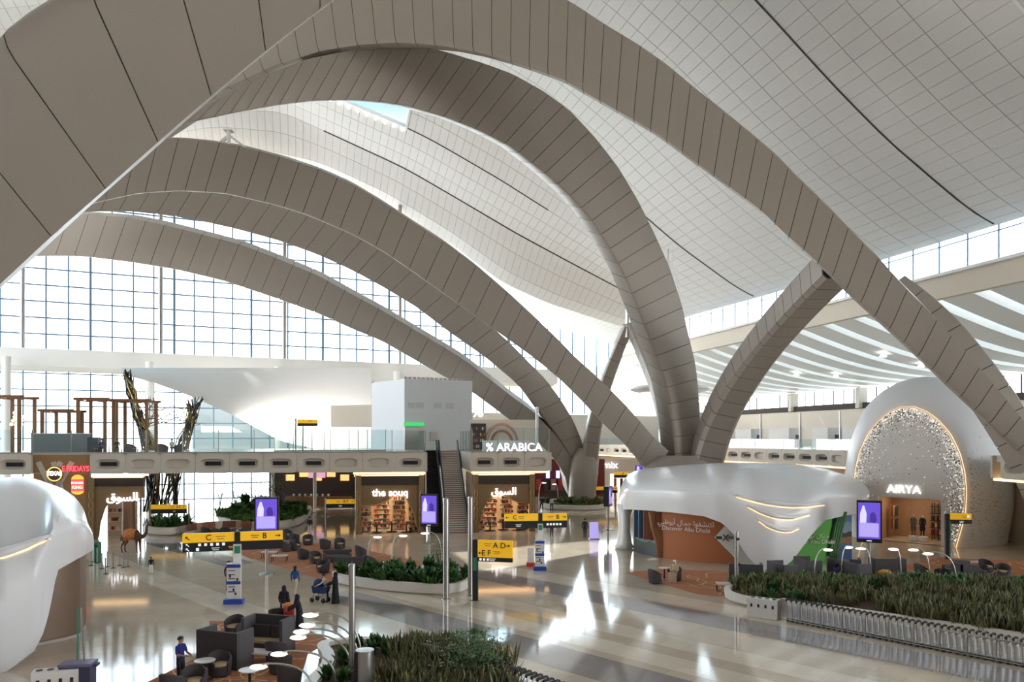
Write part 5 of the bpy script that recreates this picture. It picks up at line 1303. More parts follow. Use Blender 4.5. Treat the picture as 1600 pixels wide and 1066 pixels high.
# big C / B sign over the white info totem
q = G(371, 938); rz = .30
t = wayfinder('long yellow and black sign C and B above the white info totem', q, rz, -2.75, 2.35, 3.2, .98, [('C', -1.45, .24, .42, 'k'), (AR, -.85, .24, .24, 'k'), ('B', 1.4, .24, .42, 'k'), (AR, .9, .24, .22, 'k'), ('Airport Lounge', -1.1, -.36, .2, 'w'), (AR, -.3, -.3, .16, 'y')],
              [(-1.9 + .3 * k, -.12, .14) for k in range(5)] + [(-2.0, -.36, .15)], 0.0, [(-2.5, .24, .28, -2.4, 'k'), (-2.5, -.12, .22, -2.4, 'w'), (-2.5, -.36, .22, -2.4, 'w'), (2.1, .24, .28, 0, 'k')], .5)
MB().box((0, -.1, 2.4), (.42, .06, 1.3)).build('white_strip', M_WHITE, t); MB().box((0, -.14, 2.75), (.3, .03, .4)).build('exit_mark', M_TEAL, t); MB().box((0, -.02, 3.2), (.3, .2, 1.02)).build('dark_joint', M_SBLK, t)
def totem(label, loc, rz, w=.72, h=2.15, red=False):
    t = thing('info_totem', label, 'totem', loc, rz); blue = mat('totem_blue', (38, 74, 168), .4); MB().box((0, 0, .13), (w * 1.35, .55, .26)).build('base_block', mat('totem_red', (190, 60, 50), .4) if red else blue, t); MB().box((0, 0, h / 2 + .13), (w, .2, h - .26)).build('panel', M_TOP, t)
    if not red:
        for z in (h * .93, h * .52): MB().box((0, -.11, z), (w, .02, .17)).build('blue_strip', blue, t)
        for z in (.3, .42, .62, .72, .82): MB().box((-.1, -.11, h * z), (w * .5, .012, .04)).build('print_line', M_SBLK, t)
        for z, x in ((.35, 0), (.25, .1), (.68, -.18), (.6, .2)): MB().box((x, -.11, h * z), (.09, .012, .13)).build('pictogram', M_SBLK, t)
totem('white info totem with blue base below the long C and B sign', G(372, 939.5) + Vector((0, -.6, 0)), .1)
q = G(844, 886); t = wayfinder('long yellow and black sign before the right gift shop', q, .12, -2.45, 1.85, 3.15, .98, [('C', -1.75, .24, .4, 'k'), (AR, -1.3, .24, .22, 'k'), ('B', 1.2, .24, .4, 'k'), (AR, .7, .24, .22, 'k'), ('Baggage', -1.5, -.3, .2, 'w')], [(.5 + .22 * k, -.25, .14) for k in range(5)], 0.0, [(1.65, .24, .26, 0, 'k'), (-2.25, .24, .26, PI, 'k')], .5)
MB().box((0, -.1, 2.35), (.36, .06, 1.2)).build('white_strip', M_WHITE, t); MB().box((0, -.14, 2.7), (.26, .03, .36)).build('exit_mark', M_TEAL, t); MB().box((0, -.02, 3.15), (.28, .2, 1.02)).build('dark_joint', M_SBLK, t)
totem('white info totem with blue base right of the stair', G(843, 889.5) + Vector((0, -.4, 0)), .05, .62, 2.0); q = G(829, 885); totem('pale totem with red base beside the blue-based totem', q, .05, .42, 1.25, True)
q = G(743, 939); t = wayfinder('square yellow sign reading A D and E F on a dark post', q, -.22, .12, 2.05, 2.72, 1.15, [('A D', 1.35, .3, .42, 'k'), (AR, .7, .34, .2, 'k'), ('E F', .62, -.12, .42, 'k'), (AR, 1.2, -.08, .2, 'k'), ('Arrivals', .95, -.46, .18, 'w')], [(.3 + .2 * k, -.46, .12) for k in range(3)], 0.0, [(1.8, .3, .26, 0, 'k'), (.3, -.12, .26, PI, 'k')], .8)
MB().box((0, -.02, 1.65), (.28, .16, 3.3)).build('dark_post_panel', M_SBLK, t); MB().box((0, -.12, 2.0), (.2, .02, .7)).build('exit_mark', M_TEAL, t)
q = P(532, 829, 72); wayfinder('small E F sign under the upper floor left of the gift shop', Vector((q.x, 72, 0)), .1, -1.3, 1.3, 2.62, .8, [('E F', .5, .2, .36, 'k'), (AR, -.2, .2, .2, 'k'), ('Gates', 0, -.22, .16, 'w')], [], -1.45, [(1.1, .2, .24, 0, 'k')], .52)
q = P(264, 829, 72); wayfinder('small orange-yellow sign between two slim poles under the upper floor at left', Vector((q.x, 72, 0)), .12, -1.6, 1.6, 2.1, .84, [('E F', .9, .2, .3, 'k'), (AR, .3, .2, .2, 'k'), ('Gates', .5, -.2, .14, 'y')], [], [-1.75, 1.75], [(1.35, .2, .24, -1.57, 'k')], .5)
q = ML(MU(474), 3.0, MZ); wayfinder('small yellow sign on the upper floor by the round column', q, mrz, -.9, .95, 2.75, .62, [(AR, .3, .15, .2, 'k')], [], [-1.05, -.4], [], .55)
q = P(948, 790, 100); wayfinder('far yellow sign left of the white pod', Vector((q.x, 100, 0)), 0, -1.4, 1.4, 2.0, .8, [('A', .8, .2, .34, 'k')], [], 1.2, [(1.15, .2, .24, 0, 'k')], .55); q = P(970, 790, 108); wayfinder('far upper yellow sign just above the pod top', Vector((q.x, 108, 0)), 0, -.95, .95, 3.55, .8, [('B', .3, .2, .34, 'k')], [], -.8, [], .5)
q = G(1480, 874); wayfinder('yellow and black flag sign on a dark post right of the egg shop', q, -.1, .15, 1.65, 2.95, .75, [(AR, 1.2, .15, .2, 'k'), ('Prayer room', .95, -.22, .16, 'w')], [(1.4, .17, .16)], None, [], .6)
o = [x for x in COL.objects if x.get('label', '').startswith('yellow and black flag')][0]; MB().box((0, 0, 1.65), (.3, .2, 3.3)).build('dark_post_panel', M_SBLK, o); MB().box((.14, -.02, 1.5), (.1, .2, 2.6)).build('glass_edge', M_TEAL, o)

M_SCR = mat('purple_screen', (96, 70, 190), .3, emit=.35, ergb=(100, 78, 200)); M_SCRL = mat('lilac_screen', (150, 136, 222), .3, emit=.32, ergb=(184, 172, 240)); M_SCRW = mat('pale_screen_figure', (214, 208, 244), .3, emit=.32)
def screen(label, loc, rz, w=1.5, h=2.3, zc=3.8, thick=.35, pole=True):
    t = thing('display_screen', label, 'screen', loc, rz); MB().box((0, 0, zc), (w, thick, h)).build('housing', M_BLACK, t); y = -thick / 2 - .01
    MB().box((0, y, zc + .06), (w * .88, .02, h * .86)).build('display', M_SCR, t); MB().box((-.02, y - .012, zc - h * .2), (w * .78, .012, h * .33)).build('display_text_area', M_SCRL, t)
    MB().prism([(x * w, y - .012, zc + z * h) for x, z in ((-.38, -.03), (-.36, .2), (-.3, .3), (-.26, .38), (-.2, .38), (-.16, .3), (-.1, .18), (-.12, -.03))], (0, -.012, 0)).build('display_figure', M_SCRW, t)
    MB().prism([(x * w, y - .012, zc + z * h) for x, z in ((.02, .0), (.02, .16), (.12, .24), (.24, .2), (.3, .05), (.25, -.02))], (0, -.012, 0)).build('display_shape', mat('dark_purple', (62, 40, 130), .3, emit=.4), t)
    MB().box((0, y - .012, zc - h * .455), (w * .2, .012, h * .025)).build('maker_mark', M_SCRW, t)
    if pole: MB().cyl((0, .0, 0), .09, zc - h / 2, 12).build('pole', M_STEEL, t, smooth=50); MB().lathe([(.5, 0), (.5, .03), (.12, .1)], (0, 0, 0), 18).build('foot', M_STEEL, t)
q = G(417, 897); screen('purple screen on a steel pole behind the long C and B sign', q, .12); q = P(671, 849, 64); screen('purple screen before the foot of the dark escalator', Vector((q.x, 64, 0)), -.1, 1.45, 2.7, 2.75); q = G(1358, 893); screen('tilted purple screen before the doorway of the egg shop', q, -.42, 1.5, 2.75, 3.3, .6)
q = P(924, 788, 103); screen('far purple screen left of the white pod', Vector((q.x, 103, 0)), 0, 1.1, 2.25, 2.45 + .0); q = P(1000, 780, 112); screen('far purple screen peeping over the left end of the pod', Vector((q.x, 112, 0)), 0, 1.3, 1.2, 4.2); q = G(950, 828); screen('narrow screen seen edge-on left of the white pod', q, 1.15, 1.2, 1.9, 3.2, .5)
q = G(929, 843); t = thing('lit_floor_sign', 'small lilac lit floor sign beside the walking man', 'sign', q, .1); MB().prism([(-.4, 0, 0), (.4, 0, 0), (.36, .2, 1.45), (-.36, .2, 1.45)], (0, .12, 0)).build('panel', M_SCRL, t); MB().box((0, .2, .04), (.9, .5, .08)).build('foot', M_TOP, t)

# ================================================================== luggage trolleys
def trolley():
    r = link('luggage_trolley', None); L = .95
    mb = MB(); mb.tube([(-.3, -.2, .16), (.6, -.12, .14)], .02, 5); mb.tube([(-.3, .2, .16), (.6, .12, .14)], .02, 5); mb.tube([(-.3, -.2, .16), (-.34, -.2, .98)], .018, 5); mb.tube([(-.3, .2, .16), (-.34, .2, .98)], .018, 5); mb.build('frame', M_STEEL, r)
    MB().hexa([(-.27, -.19, .2), (-.27, .19, .2), (-.31, .19, .78), (-.31, -.19, .78)], [(-.25, -.19, .2), (-.25, .19, .2), (-.29, .19, .78), (-.29, -.19, .78)]).build('back_plate', mat('pale_alloy_plate', (226, 228, 232), .35, .2), r)
    MB().hexa([(-.27, -.18, .17), (.5, -.1, .15), (.5, .1, .15), (-.27, .18, .17)], [(-.27, -.18, .19), (.5, -.1, .17), (.5, .1, .17), (-.27, .18, .19)]).build('deck', MATS['pale_alloy_plate'], r)
    MB().tube([(-.34, -.24, .98), (-.38, -.2, 1.02), (-.38, .2, 1.02), (-.34, .24, .98)], .05, 6).build('handle', M_BLACK, r)
    wm = MB().cyl((0, 0, 0), .075, .04, 10).mesh('wheel', M_BLACK); wm.transform(Matrix.Rotation(PI / 2, 4, 'X'))
    for p in ((-.28, -.2, .075), (-.28, .24, .075), (.55, .02, .075)): link('wheel', wm, r, p)
    return r
TR = trolley(); CH[TR.name] = list(TR.children)
a, b = G(1243, 972), G(1640, 1049); dr = (b - a); n_ = int(dr.length / .255); trz = math.atan2(dr.y, dr.x)
for k in range(n_):
    p = a + dr * (k / n_)
    o = TR if k == 0 else dup(TR, None, 0)
    o.location = p; o.rotation_euler = (0, 0, trz + PI * 0); tag(o, 'silver luggage trolley nested in the long row before the right planter', 'trolley', 'trolleys of the long right row')
a2 = Vector((-.55, 26.6, 0)); dr2 = dr.normalized()
for k in range(15):
    o = dup(TR, a2 + dr2 * (.27 * k), trz); tag(o, 'luggage trolley in the short row at the bottom edge', 'trolley', 'trolleys of the short bottom row')
nrm_ = Vector((-dr.y, dr.x, 0)).normalized(); rail = thing('trolley_rail', 'steel guide rail with thin posts along the long trolley row', 'rail', a); rail.rotation_euler = (0, 0, trz); Lr = dr.length
for k in range(11):
    MB().box((-.6 + k * 1.02, -.34, .5), (.04, .04, 1.0)).build('post', M_STEEL, rail)
MB().tube([(-.6, -.34, .12), (Lr, -.34, .12)], .025, 6).build('bar', M_STEEL, rail); MB().box((-.75, 0, .48), (.16, .75, .96)).build('end_gate', M_STEEL, rail); MB().box((-.35, 0, .98), (.9, .06, .04)).build('top_bar', M_STEEL, rail)
def bins(label, loc, rz, w=1.5, m=None):
    t = thing('recycling_bin', label, 'bin', loc, rz); MB().box((0, 0, .5), (w, .5, .92)).build('body', m or M_TOP, t); MB().box((0, 0, .03), (w * .96, .46, .06)).build('plinth', M_STONE, t)
    for k in range(4):
        x = (k - 1.5) * w / 4.2; MB().lathe([(.01, 0), (.11, 0), (.11, .02), (.01, .02)], (x, 0, .96), 12).build('slot_ring', M_BLACK, t); MB().box((x, -.255, .62), (.1, .01, .16)).build('pictogram', M_SBLK, t)
bins('white recycling bin with four holes at the rounded end of the long planter', G(1193, 966), -.62, 1.45); bins('white recycling bin with four holes behind the bottom shrub', G(678, 1046), -.6, 1.3); bins('white recycling bin with round holes at the bottom left corner', (*G(88, 1090).xy, 0), .35, 1.4)
t = thing('cleaning_cart', 'dark blue cleaning cart with upright poles at the bottom left', 'cart', G(122, 1085), .15); MB().box((0, 0, .55), (.95, .6, .9)).build('body', mat('cart_navy', (62, 62, 92), .5), t); MB().box((0, 0, 1.06), (1.05, .66, .1)).build('lid', mat('cart_lilac', (112, 108, 140), .4), t); MB().box((.58, 0, 1.0), (.14, .3, .08)).build('handle', MATS['cart_navy'], t)
for x in (-.1, .12): MB().tube([(x, .2, 1.1), (x * .4 - .05, .25, 2.9)], .03, 6).build('mop_pole', M_TEAL if x < 0 else M_STEEL, t)
for x in (-.35, .35):
    for y in (-.22, .22): MB().ball((x, y, .06), .06, 8, 6).build('castor', M_BLACK, t)
# stanchions and green bin by the camel
stm = MB(); stm.cyl((0, 0, 0), .045, 1.05, 8); stm = stm.mesh('stanchion', M_STEEL); stb = MB().lathe([(.17, 0), (.17, .02), (.05, .05)], (0, 0, 0), 12).mesh('foot', M_BLACK)
for px, py in ((142, 884), (152, 880), (159, 889), (165, 897), (168, 886), (177, 888), (187, 884), (193, 887), (200, 886), (146, 878)):
    o = thing('stanchion', 'dark stanchion in the small group before the camel', 'stanchion', G(px, py), 0, 'stanchions before the camel'); link('pole', stm, o); link('foot', stb, o)
t = thing('green_bin', 'green cylindrical bin beside the souq gate pillar', 'bin', G(152, 879)); MB().lathe([(.22, 0), (.25, .1), (.26, 1.3), (.22, 1.45), (.02, 1.5)], (0, 0, 0), 14).build('body', mat('bottle_green', (30, 110, 84), .4), t, smooth=50); MB().box((0, -.25, 1.2), (.24, .04, .1)).build('flap', M_BLACK, t)

# ================================================================== upper floor, left: pergolas, sculpture, seats
M_WOOD = mat('warm_timber', (132, 92, 58), .6, noise=.15, scale=3)
def pergola(label, px0, px1, ytop, v0, dv=3.0):
    Yv = ML(MU(px0, v0), v0).y; t = thing('timber_pergola', label, 'pergola', ML(MU(px0, v0), v0, MZ), mrz); w = MU(px1, v0) - MU(px0, v0); h = EYE + (HOR - ytop) / F * Yv - MZ
    for x in (0, w):
        for y in (0, dv): MB().box((x, y, h / 2), (.26, .26, h)).build('post', M_WOOD, t)
    for y in (0, dv): MB().box((w / 2, y, h - .08), (w + .8, .2, .24)).build('beam', M_WOOD, t)
    for x in (0, w / 2, w): MB().box((x, dv / 2, h - .22), (.12, dv, .12)).build('cross_beam', M_WOOD, t)
    return t, w, h
pergola('timber pergola frame right of the others, before the sculpture', 178, 229, 624, 5.5); pergola('taller timber pergola frame in the middle of the upper floor left', 122, 164, 622, 5.0); t, w, h = pergola('low timber pergola frame over the grey counter', 66, 108, 640, 6.0); pergola('timber pergola frame at the left edge of the upper floor', -6, 30, 618, 4.5)
gm = mat('warm_globe', (255, 226, 180), .4, emit=1.0)
for k in range(10):
    o = thing('globe_pendant', 'warm glass globe in the pendant cluster at the far left', 'lamp', ML(MU(18 + (k % 4) * 5, 6), 6 + (k % 3) * .3, MZ + 2.6 + .35 * (k // 3)), 0, 'globe pendants at the far left'); MB().ball((0, 0, 0), .16, 10, 7).build('globe', gm, o, smooth=True); MB().tube([(0, 0, .15), (0, 0, 1.1 - .2 * (k // 3))], .01, 4).build('cord', M_BLACK, o)
ct = thing('counter', 'grey service counter behind the glass at the upper left', 'counter', ML(MU(48, 2.2), 2.2, MZ), mrz); wc = MU(136, 2.2) - MU(48, 2.2)
MB().box((wc / 2, .4, .85), (wc, .8, 1.7)).build('front', mat('grey_board', (132, 134, 138), .6), ct); MB().box((wc / 2, .4, 1.74), (wc + .1, .9, .08)).build('worktop', M_TOP, ct); MB().box((wc + .4, .5, .7), (.9, .8, 1.4)).build('end_cabinet', mat('dark_blue_grey', (82, 88, 104), .5), ct)
for k, (px, v) in enumerate(((152, 2.5), (190, 3), (205, 2.6), (215, 3.4), (255, 2.8), (268, 2.4), (280, 3.2))):
    put('round' if k % 2 else 'tub', ML(MU(px, v), v, MZ), .7 * k, ('small round table' if k % 2 else 'dark chair') + ' of the upper floor cafe left of the sculpture', 'upper cafe ' + ('tables' if k % 2 else 'chairs'))
sc_ = thing('rod_sculpture', 'tall sculpture of tangled dark and gold rods rising through the upper floor', 'sculpture', (P(245, 800, 86).x, 86, 0)); rr = random.Random(21); mrods = [mat('rod_dark', (52, 44, 44), .4, .5), mat('rod_gold', (140, 116, 66), .35, .7), mat('rod_black', (34, 34, 38), .5, .3)]
def pxs(px, py, dy=0): return P(px, py, 86 + dy) - Vector(sc_.location)
for k in range(30):
    j = lambda s: rr.uniform(-s, s)
    MB().tube([pxs(198 + j(7), 577 + abs(j(14)), j(1)), pxs(206 + j(9), 610 + j(8), j(1.5)), pxs(216 + j(9), 650 + j(8), j(1.5)), pxs(230 + j(12), 690 + j(6), j(2)), pxs(236 + j(14), 735, j(2)), pxs(238 + j(16), 800, j(2))], rr.uniform(.04, .1), 5).build('rod', mrods[k % 3], sc_, smooth=True)
for k in range(26):
    MB().tube([pxs(304 + j(14), 628 + j(10), j(1)), pxs(300 + j(12), 655 + j(10), j(1.5)), pxs(290 + j(14), 690 + j(8), j(1.5)), pxs(275 + j(14), 730, j(2)), pxs(262 + j(18), 800, j(2))], rr.uniform(.035, .09), 5).build('rod', mrods[k % 3], sc_, smooth=True)
for k in range(20):
    MB().tube([pxs(222 + j(20), 640 + j(30), j(1.5)), pxs(250 + j(20), 652 + j(25), j(2)), pxs(282 + j(18), 655 + j(28), j(2)), pxs(302 + j(12), 650 + j(20), j(1.5))], rr.uniform(.02, .05), 5).build('rod', mrods[(k + 1) % 3], sc_, smooth=True)
for k in range(8): MB().box((rr.uniform(-3, 3), rr.uniform(-2, 2), 3.6), (.12, .12, 7.2)).build('upright', mrods[2], sc_)

# ================================================================== things further back
fs = thing('food_counter', 'dark food counter with lit shelves under the upper floor', 'shop', (P(430, 800, 98).x, 98, 0)); W_ = P(560, 800, 98).x - P(430, 800, 98).x
MB().box((W_ / 2, 4, 3.2), (W_ + 4, .3, 6.4)).build('back_wall', M_DARK, fs); MB().box((W_ / 2, 1.0, .6), (W_ * .8, .9, 1.2)).build('counter', M_WOOD, fs)
for k in range(6): MB().box((W_ * (.08 + .17 * k), 3.7, 3.5 + .5 * (k % 2)), (1.1, .3, .8)).build('lit_shelf', mat('lit_shelf_glow', (255, 206, 130), .5, emit=.4), fs)
MB().box((W_ * .42, 3.4, 4.0), (2.2, .15, 1.0)).build('menu_screen', mat('menu_glow', (220, 160, 190), .4, emit=.35), fs)
for k in range(7): MB().ball((W_ * (.2 + .07 * k), .9, 1.4), .17, 8, 6).build('jar', M_TOP, fs)
for x in (0, W_ * .5, W_): MB().cyl((x, -1, 0), .22, 6.4, 12).build('white_column', M_WHITE, fs)
rsn = thing('red_shop', 'dark red shop with two small blue screens behind the arch foot', 'shop', (P(836, 790, 112).x, 112, 0)); W_ = 7.5
MB().box((W_ / 2, 3, 2.8), (W_ + 6, .3, 5.6)).build('back_wall', mat('deep_red_wall', (104, 34, 32), .6, noise=.3, scale=1), rsn); MB().box((W_ / 2, .5, .55), (W_ * .6, .8, 1.1)).build('counter', M_BRD, rsn)
for x in (2.0, 3.5): MB().box((x, 2.7, 3.3), (.55, .1, 1.1)).build('screen', mat('blue_screen', (150, 160, 255), .4, emit=1.2), rsn)
for k in range(6): MB().box((.6 + k * 1.1, 2.5, 1.8), (.7, .3, 1.6)).build('display_rack', mat('rack_tone_%d' % (k % 3), [(160, 60, 50), (60, 50, 50), (150, 120, 100)][k % 3], .6), rsn)
ws_ = thing('boutique', 'pale boutique front with lit lettering left of the pod', 'shop', (P(936, 790, 122).x, 122, 0)); W_ = 7.5
MB().box((W_ / 2, 1, 2.7), (W_, .3, 5.4)).build('front', M_STONE, ws_); MB().box((W_ * .55, .7, 1.5), (W_ * .6, .3, 3.0)).build('window', mat('boutique_glow', (240, 228, 214), .5, emit=.5), ws_); text('mix', (W_ * .25, .5, 4.4), 1.6, M_LET, ws_, 0, 'sign_lettering', .03)
for k in range(4): MB().box((W_ * .35 + k * 1.0, .45, 1.2), (.4, .2, 2.2)).build('display_rack', mat('rack_tone_%d' % (k % 3), (120, 90, 80), .6), ws_)
# hanging saucer lamp
c = P(1046, 609, 104); sl = thing('saucer_pendant', 'wide flat saucer pendant lamp hanging behind the tall arch', 'lamp', c); r_ = 61 / F * 104
MB().lathe([(.1, -.35), (r_ * .75, -.45), (r_ * .97, -.15), (r_, .1), (r_ * .9, .4), (r_ * .5, .55), (.1, .6)], (0, 0, 0), 40).build('saucer', M_GLOSSW, sl, smooth=60); MB().lathe([(r_ * .3, -.46), (r_ * .72, -.5), (r_ * .72, -.46)], (0, 0, 0), 32).build('glow_ring', mat('pendant_glow', (255, 236, 214), .5, emit=1.0), sl)
for a in (0, 2.1, 4.2): MB().tube([(math.cos(a) * r_ * .6, math.sin(a) * r_ * .6, .5), (math.cos(a) * .3, math.sin(a) * .3, roof_at(c.x, c.y) - c.z)], .03, 4).build('cable', M_STEEL, sl)
p = plane_hit(B1, (-46, -11))(344, 223); rb = thing('roof_bracket', 'small pale bracket standing on top of the wide arch at upper left', 'bracket', p)
MB().cyl((.5, .6, -.4), .16, 1.6, 10).build('post', M_WHITE, rb); MB().box((.5, .6, 1.25), (.7, .7, .1)).build('head_plate', M_WHITE, rb)
for x in (-1.1, -.5, 2.2): MB().tube([(x, .6, -.4), (.5, .6, .9)], .09, 6).build('brace', M_WHITE, rb)
# check-in desks on the right upper floor
for k, (s, w, h) in enumerate(((44, 4.2, 2.6), (50, 3.0, 2.6), (58, 4.5, 2.6), (66, 4.0, 2.6), (76, 4.5, 2.8), (88, 5, 2.8))):
    p = rp(s) + OUT * 7; t = thing('white_booth', 'plain white booth on the right-hand upper floor, %s from the egg shop' % ['nearest', 'second', 'third', 'fourth', 'fifth', 'farthest'][k], 'booth', (p.x, p.y, MZ), math.atan2(OUT.y, OUT.x) - PI / 2)
    MB().box((0, 0, h / 2), (w, 2.0, h)).build('block', M_WHITE, t); MB().box((w * .5 + .8, -.3, .55), (1.4, .7, 1.1)).build('desk', M_TOP, t); MB().box((w * .5 + .8, -.3, 1.5), (.7, .1, .5)).build('monitor', M_BLACK, t); MB().cyl((w * .5 + 1.8, -.6, 0), .16, 4.6, 10).build('pole', M_STEEL, t)
for k, s in enumerate((41, 47, 55, 62)):
    p = eave(rp(s).y + 8) + OUT * 29.0; t = thing('wall_vent', 'small dark vent slot high on the beige rear wall', 'vent', (p.x, p.y, 11.6), math.atan2(-0.2778, 1) * 0 + math.atan2(54, -15) - PI / 2 + PI / 2, 'vent slots of the beige rear wall'); MB().box((0, 0, 0), (2.0, .16, .4)).build('slot', M_BLACK, t); MB().box((0, 0, .25), (2.2, .2, .08)).build('frame', M_STONE, t)
# ================================================================== people
SKIN = mat('skin', (176, 128, 100), .6, noise=.05); HAIR = mat('black_hair', (30, 24, 22), .7, noise=.1)
def cloth(name, rgb): return mat('cloth_' + name, rgb, .85, noise=.08, scale=12)
def body_mesh(J, H, mats):
    """J: joints {name: (x,y,z)} for a 1.75 m figure facing -Y; one continuous skin surface"""
    k = H / 1.75; names = list(J); idx = {n: i for i, n in enumerate(names)}
    RAD = dict(pelvis=(.155, .115), spine=(.14, .105), chest=(.165, .115), neck=(.058, .058), head0=(.082, .09), head1=(.088, .1), top=(.045, .05), nose=(.02, .02))
    E = [('pelvis', 'spine'), ('spine', 'chest'), ('chest', 'neck'), ('neck', 'head0'), ('head0', 'head1'), ('head1', 'top')]
    for s in 'LR':
        E += [('chest', 'sh' + s), ('sh' + s, 'el' + s), ('el' + s, 'wr' + s), ('wr' + s, 'pa' + s), ('pelvis', 'hip' + s), ('hip' + s, 'kn' + s), ('kn' + s, 'an' + s), ('an' + s, 'to' + s)]
        RAD.update({'sh' + s: (.068, .07), 'el' + s: (.046, .046), 'wr' + s: (.03, .034), 'pa' + s: (.026, .042), 'hip' + s: (.092, .1), 'kn' + s: (.062, .066), 'an' + s: (.042, .045), 'to' + s: (.04, .03)})
        for f in range(5):
            n = 'f%d' % f + s
            if n in idx: E.append(('pa' + s, n)); RAD[n] = (.009, .009)
    me = bpy.data.meshes.new('body'); me.from_pydata([Vector(J[n]) * k for n in names], [(idx[a], idx[b]) for a, b in E], [])
    ob = bpy.data.objects.new('body_tmp', me); COL.objects.link(ob); md = ob.modifiers.new('skin', 'SKIN'); md.use_smooth_shade = True; md.branch_smoothing = .3
    sv = me.skin_vertices[0].data
    for n in names: sv[idx[n]].radius = tuple(r * k for r in RAD.get(n, (.02, .02)))
    sv[idx['pelvis']].use_root = True
    ob.modifiers.new('sub', 'SUBSURF').levels = 1
    dg = bpy.context.evaluated_depsgraph_get(); dg.update(); out = bpy.data.meshes.new_from_object(ob.evaluated_get(dg)); bpy.data.objects.remove(ob); bpy.data.meshes.remove(me)
    out.materials.clear()
    for m in mats: out.materials.append(m)       # skin, top, trousers, shoes
    # which garment: by the nearest bone
    def reg(a, b):
        for n in (a, b):
            if n[:2] in ('f0', 'f1', 'f2', 'f3', 'f4', 'pa'): return 0
        if b in ('head0', 'head1', 'top', 'nose') : return 0
        if b.startswith('to'): return 3
        if b[:2] in ('kn', 'an') or b.startswith('hip'): return 2
        if b.startswith('wr'): return 4
        return 1
    segs = [(Vector(J[a]) * k, Vector(J[b]) * k, reg(a, b)) for a, b in E]
    for p in out.polygons:
        c = p.center; best = (9, 0)
        for a, b, r in segs:
            d = b - a; t = max(0, min(1, (c - a).dot(d) / max(d.length_squared, 1e-9))); q = (c - a - d * t).length
            if q < best[0]: best = (q, r)
        r = best[1]; p.material_index = min(len(mats) - 1, r) if r != 4 else (0 if len(mats) < 5 else 4); p.use_smooth = True
    return out
def pose(arms='down', legs='stand', lean=0.0):
    J = dict(pelvis=(0, 0, .95), spine=(0, -lean * .3, 1.13), chest=(0, -lean * .7, 1.34), neck=(0, -lean, 1.49), head0=(0, -lean - .015, 1.57), head1=(0, -lean - .03, 1.66), top=(0, -lean - .02, 1.72))
    for s, x in (('L', 1), ('R', -1)):
        J['sh' + s] = (x * .175, -lean * .8, 1.42)
        if arms == 'down': e, w = (x * .235, .03 - lean * .8, 1.14), (x * .24, -.06 - lean, .9)
        elif arms == 'front': e, w = (x * .23, -.06 - lean, 1.15), (x * .13, -.3 - lean, 1.12)
        elif arms == 'push': e, w = (x * .22, -.14 - lean, 1.18), (x * .2, -.42 - lean, 1.05)
        J['el' + s] = e; J['wr' + s] = w; d = (Vector(w) - Vector(e)).normalized(); side = Vector((x, 0, 0)); pa = Vector(w) + d * .08; J['pa' + s] = tuple(pa)
        up = d.cross(side).normalized()
        for f in range(4): J['f%d' % f + s] = tuple(pa + d * (.075, .085, .08, .06)[f] + up * (-.03 + .02 * f) - side * .02)
        J['f4' + s] = tuple(Vector(w) + d * .07 - up * .06 - side * .015)
        if legs == 'stand': h, kn, an, to = (x * .09, 0, .9), (x * .1, -.02, .5), (x * .105, .03, .08), (x * .12, -.13, .035)
        elif legs == 'walk': h, kn, an, to = (x * .09, 0, .9), (x * .1, -.14 * x - .05, .51), (x * .1, -.2 * x + .06, .09), (x * .11, -.2 * x - .1, .04)
        else: h, kn, an, to = (x * .1, -.02, .9), (x * .13, -.44, .93), (x * .13, -.42, .5), (x * .14, -.58, .46)
        J['hip' + s] = h; J['kn' + s] = kn; J['an' + s] = an; J['to' + s] = to
    return J
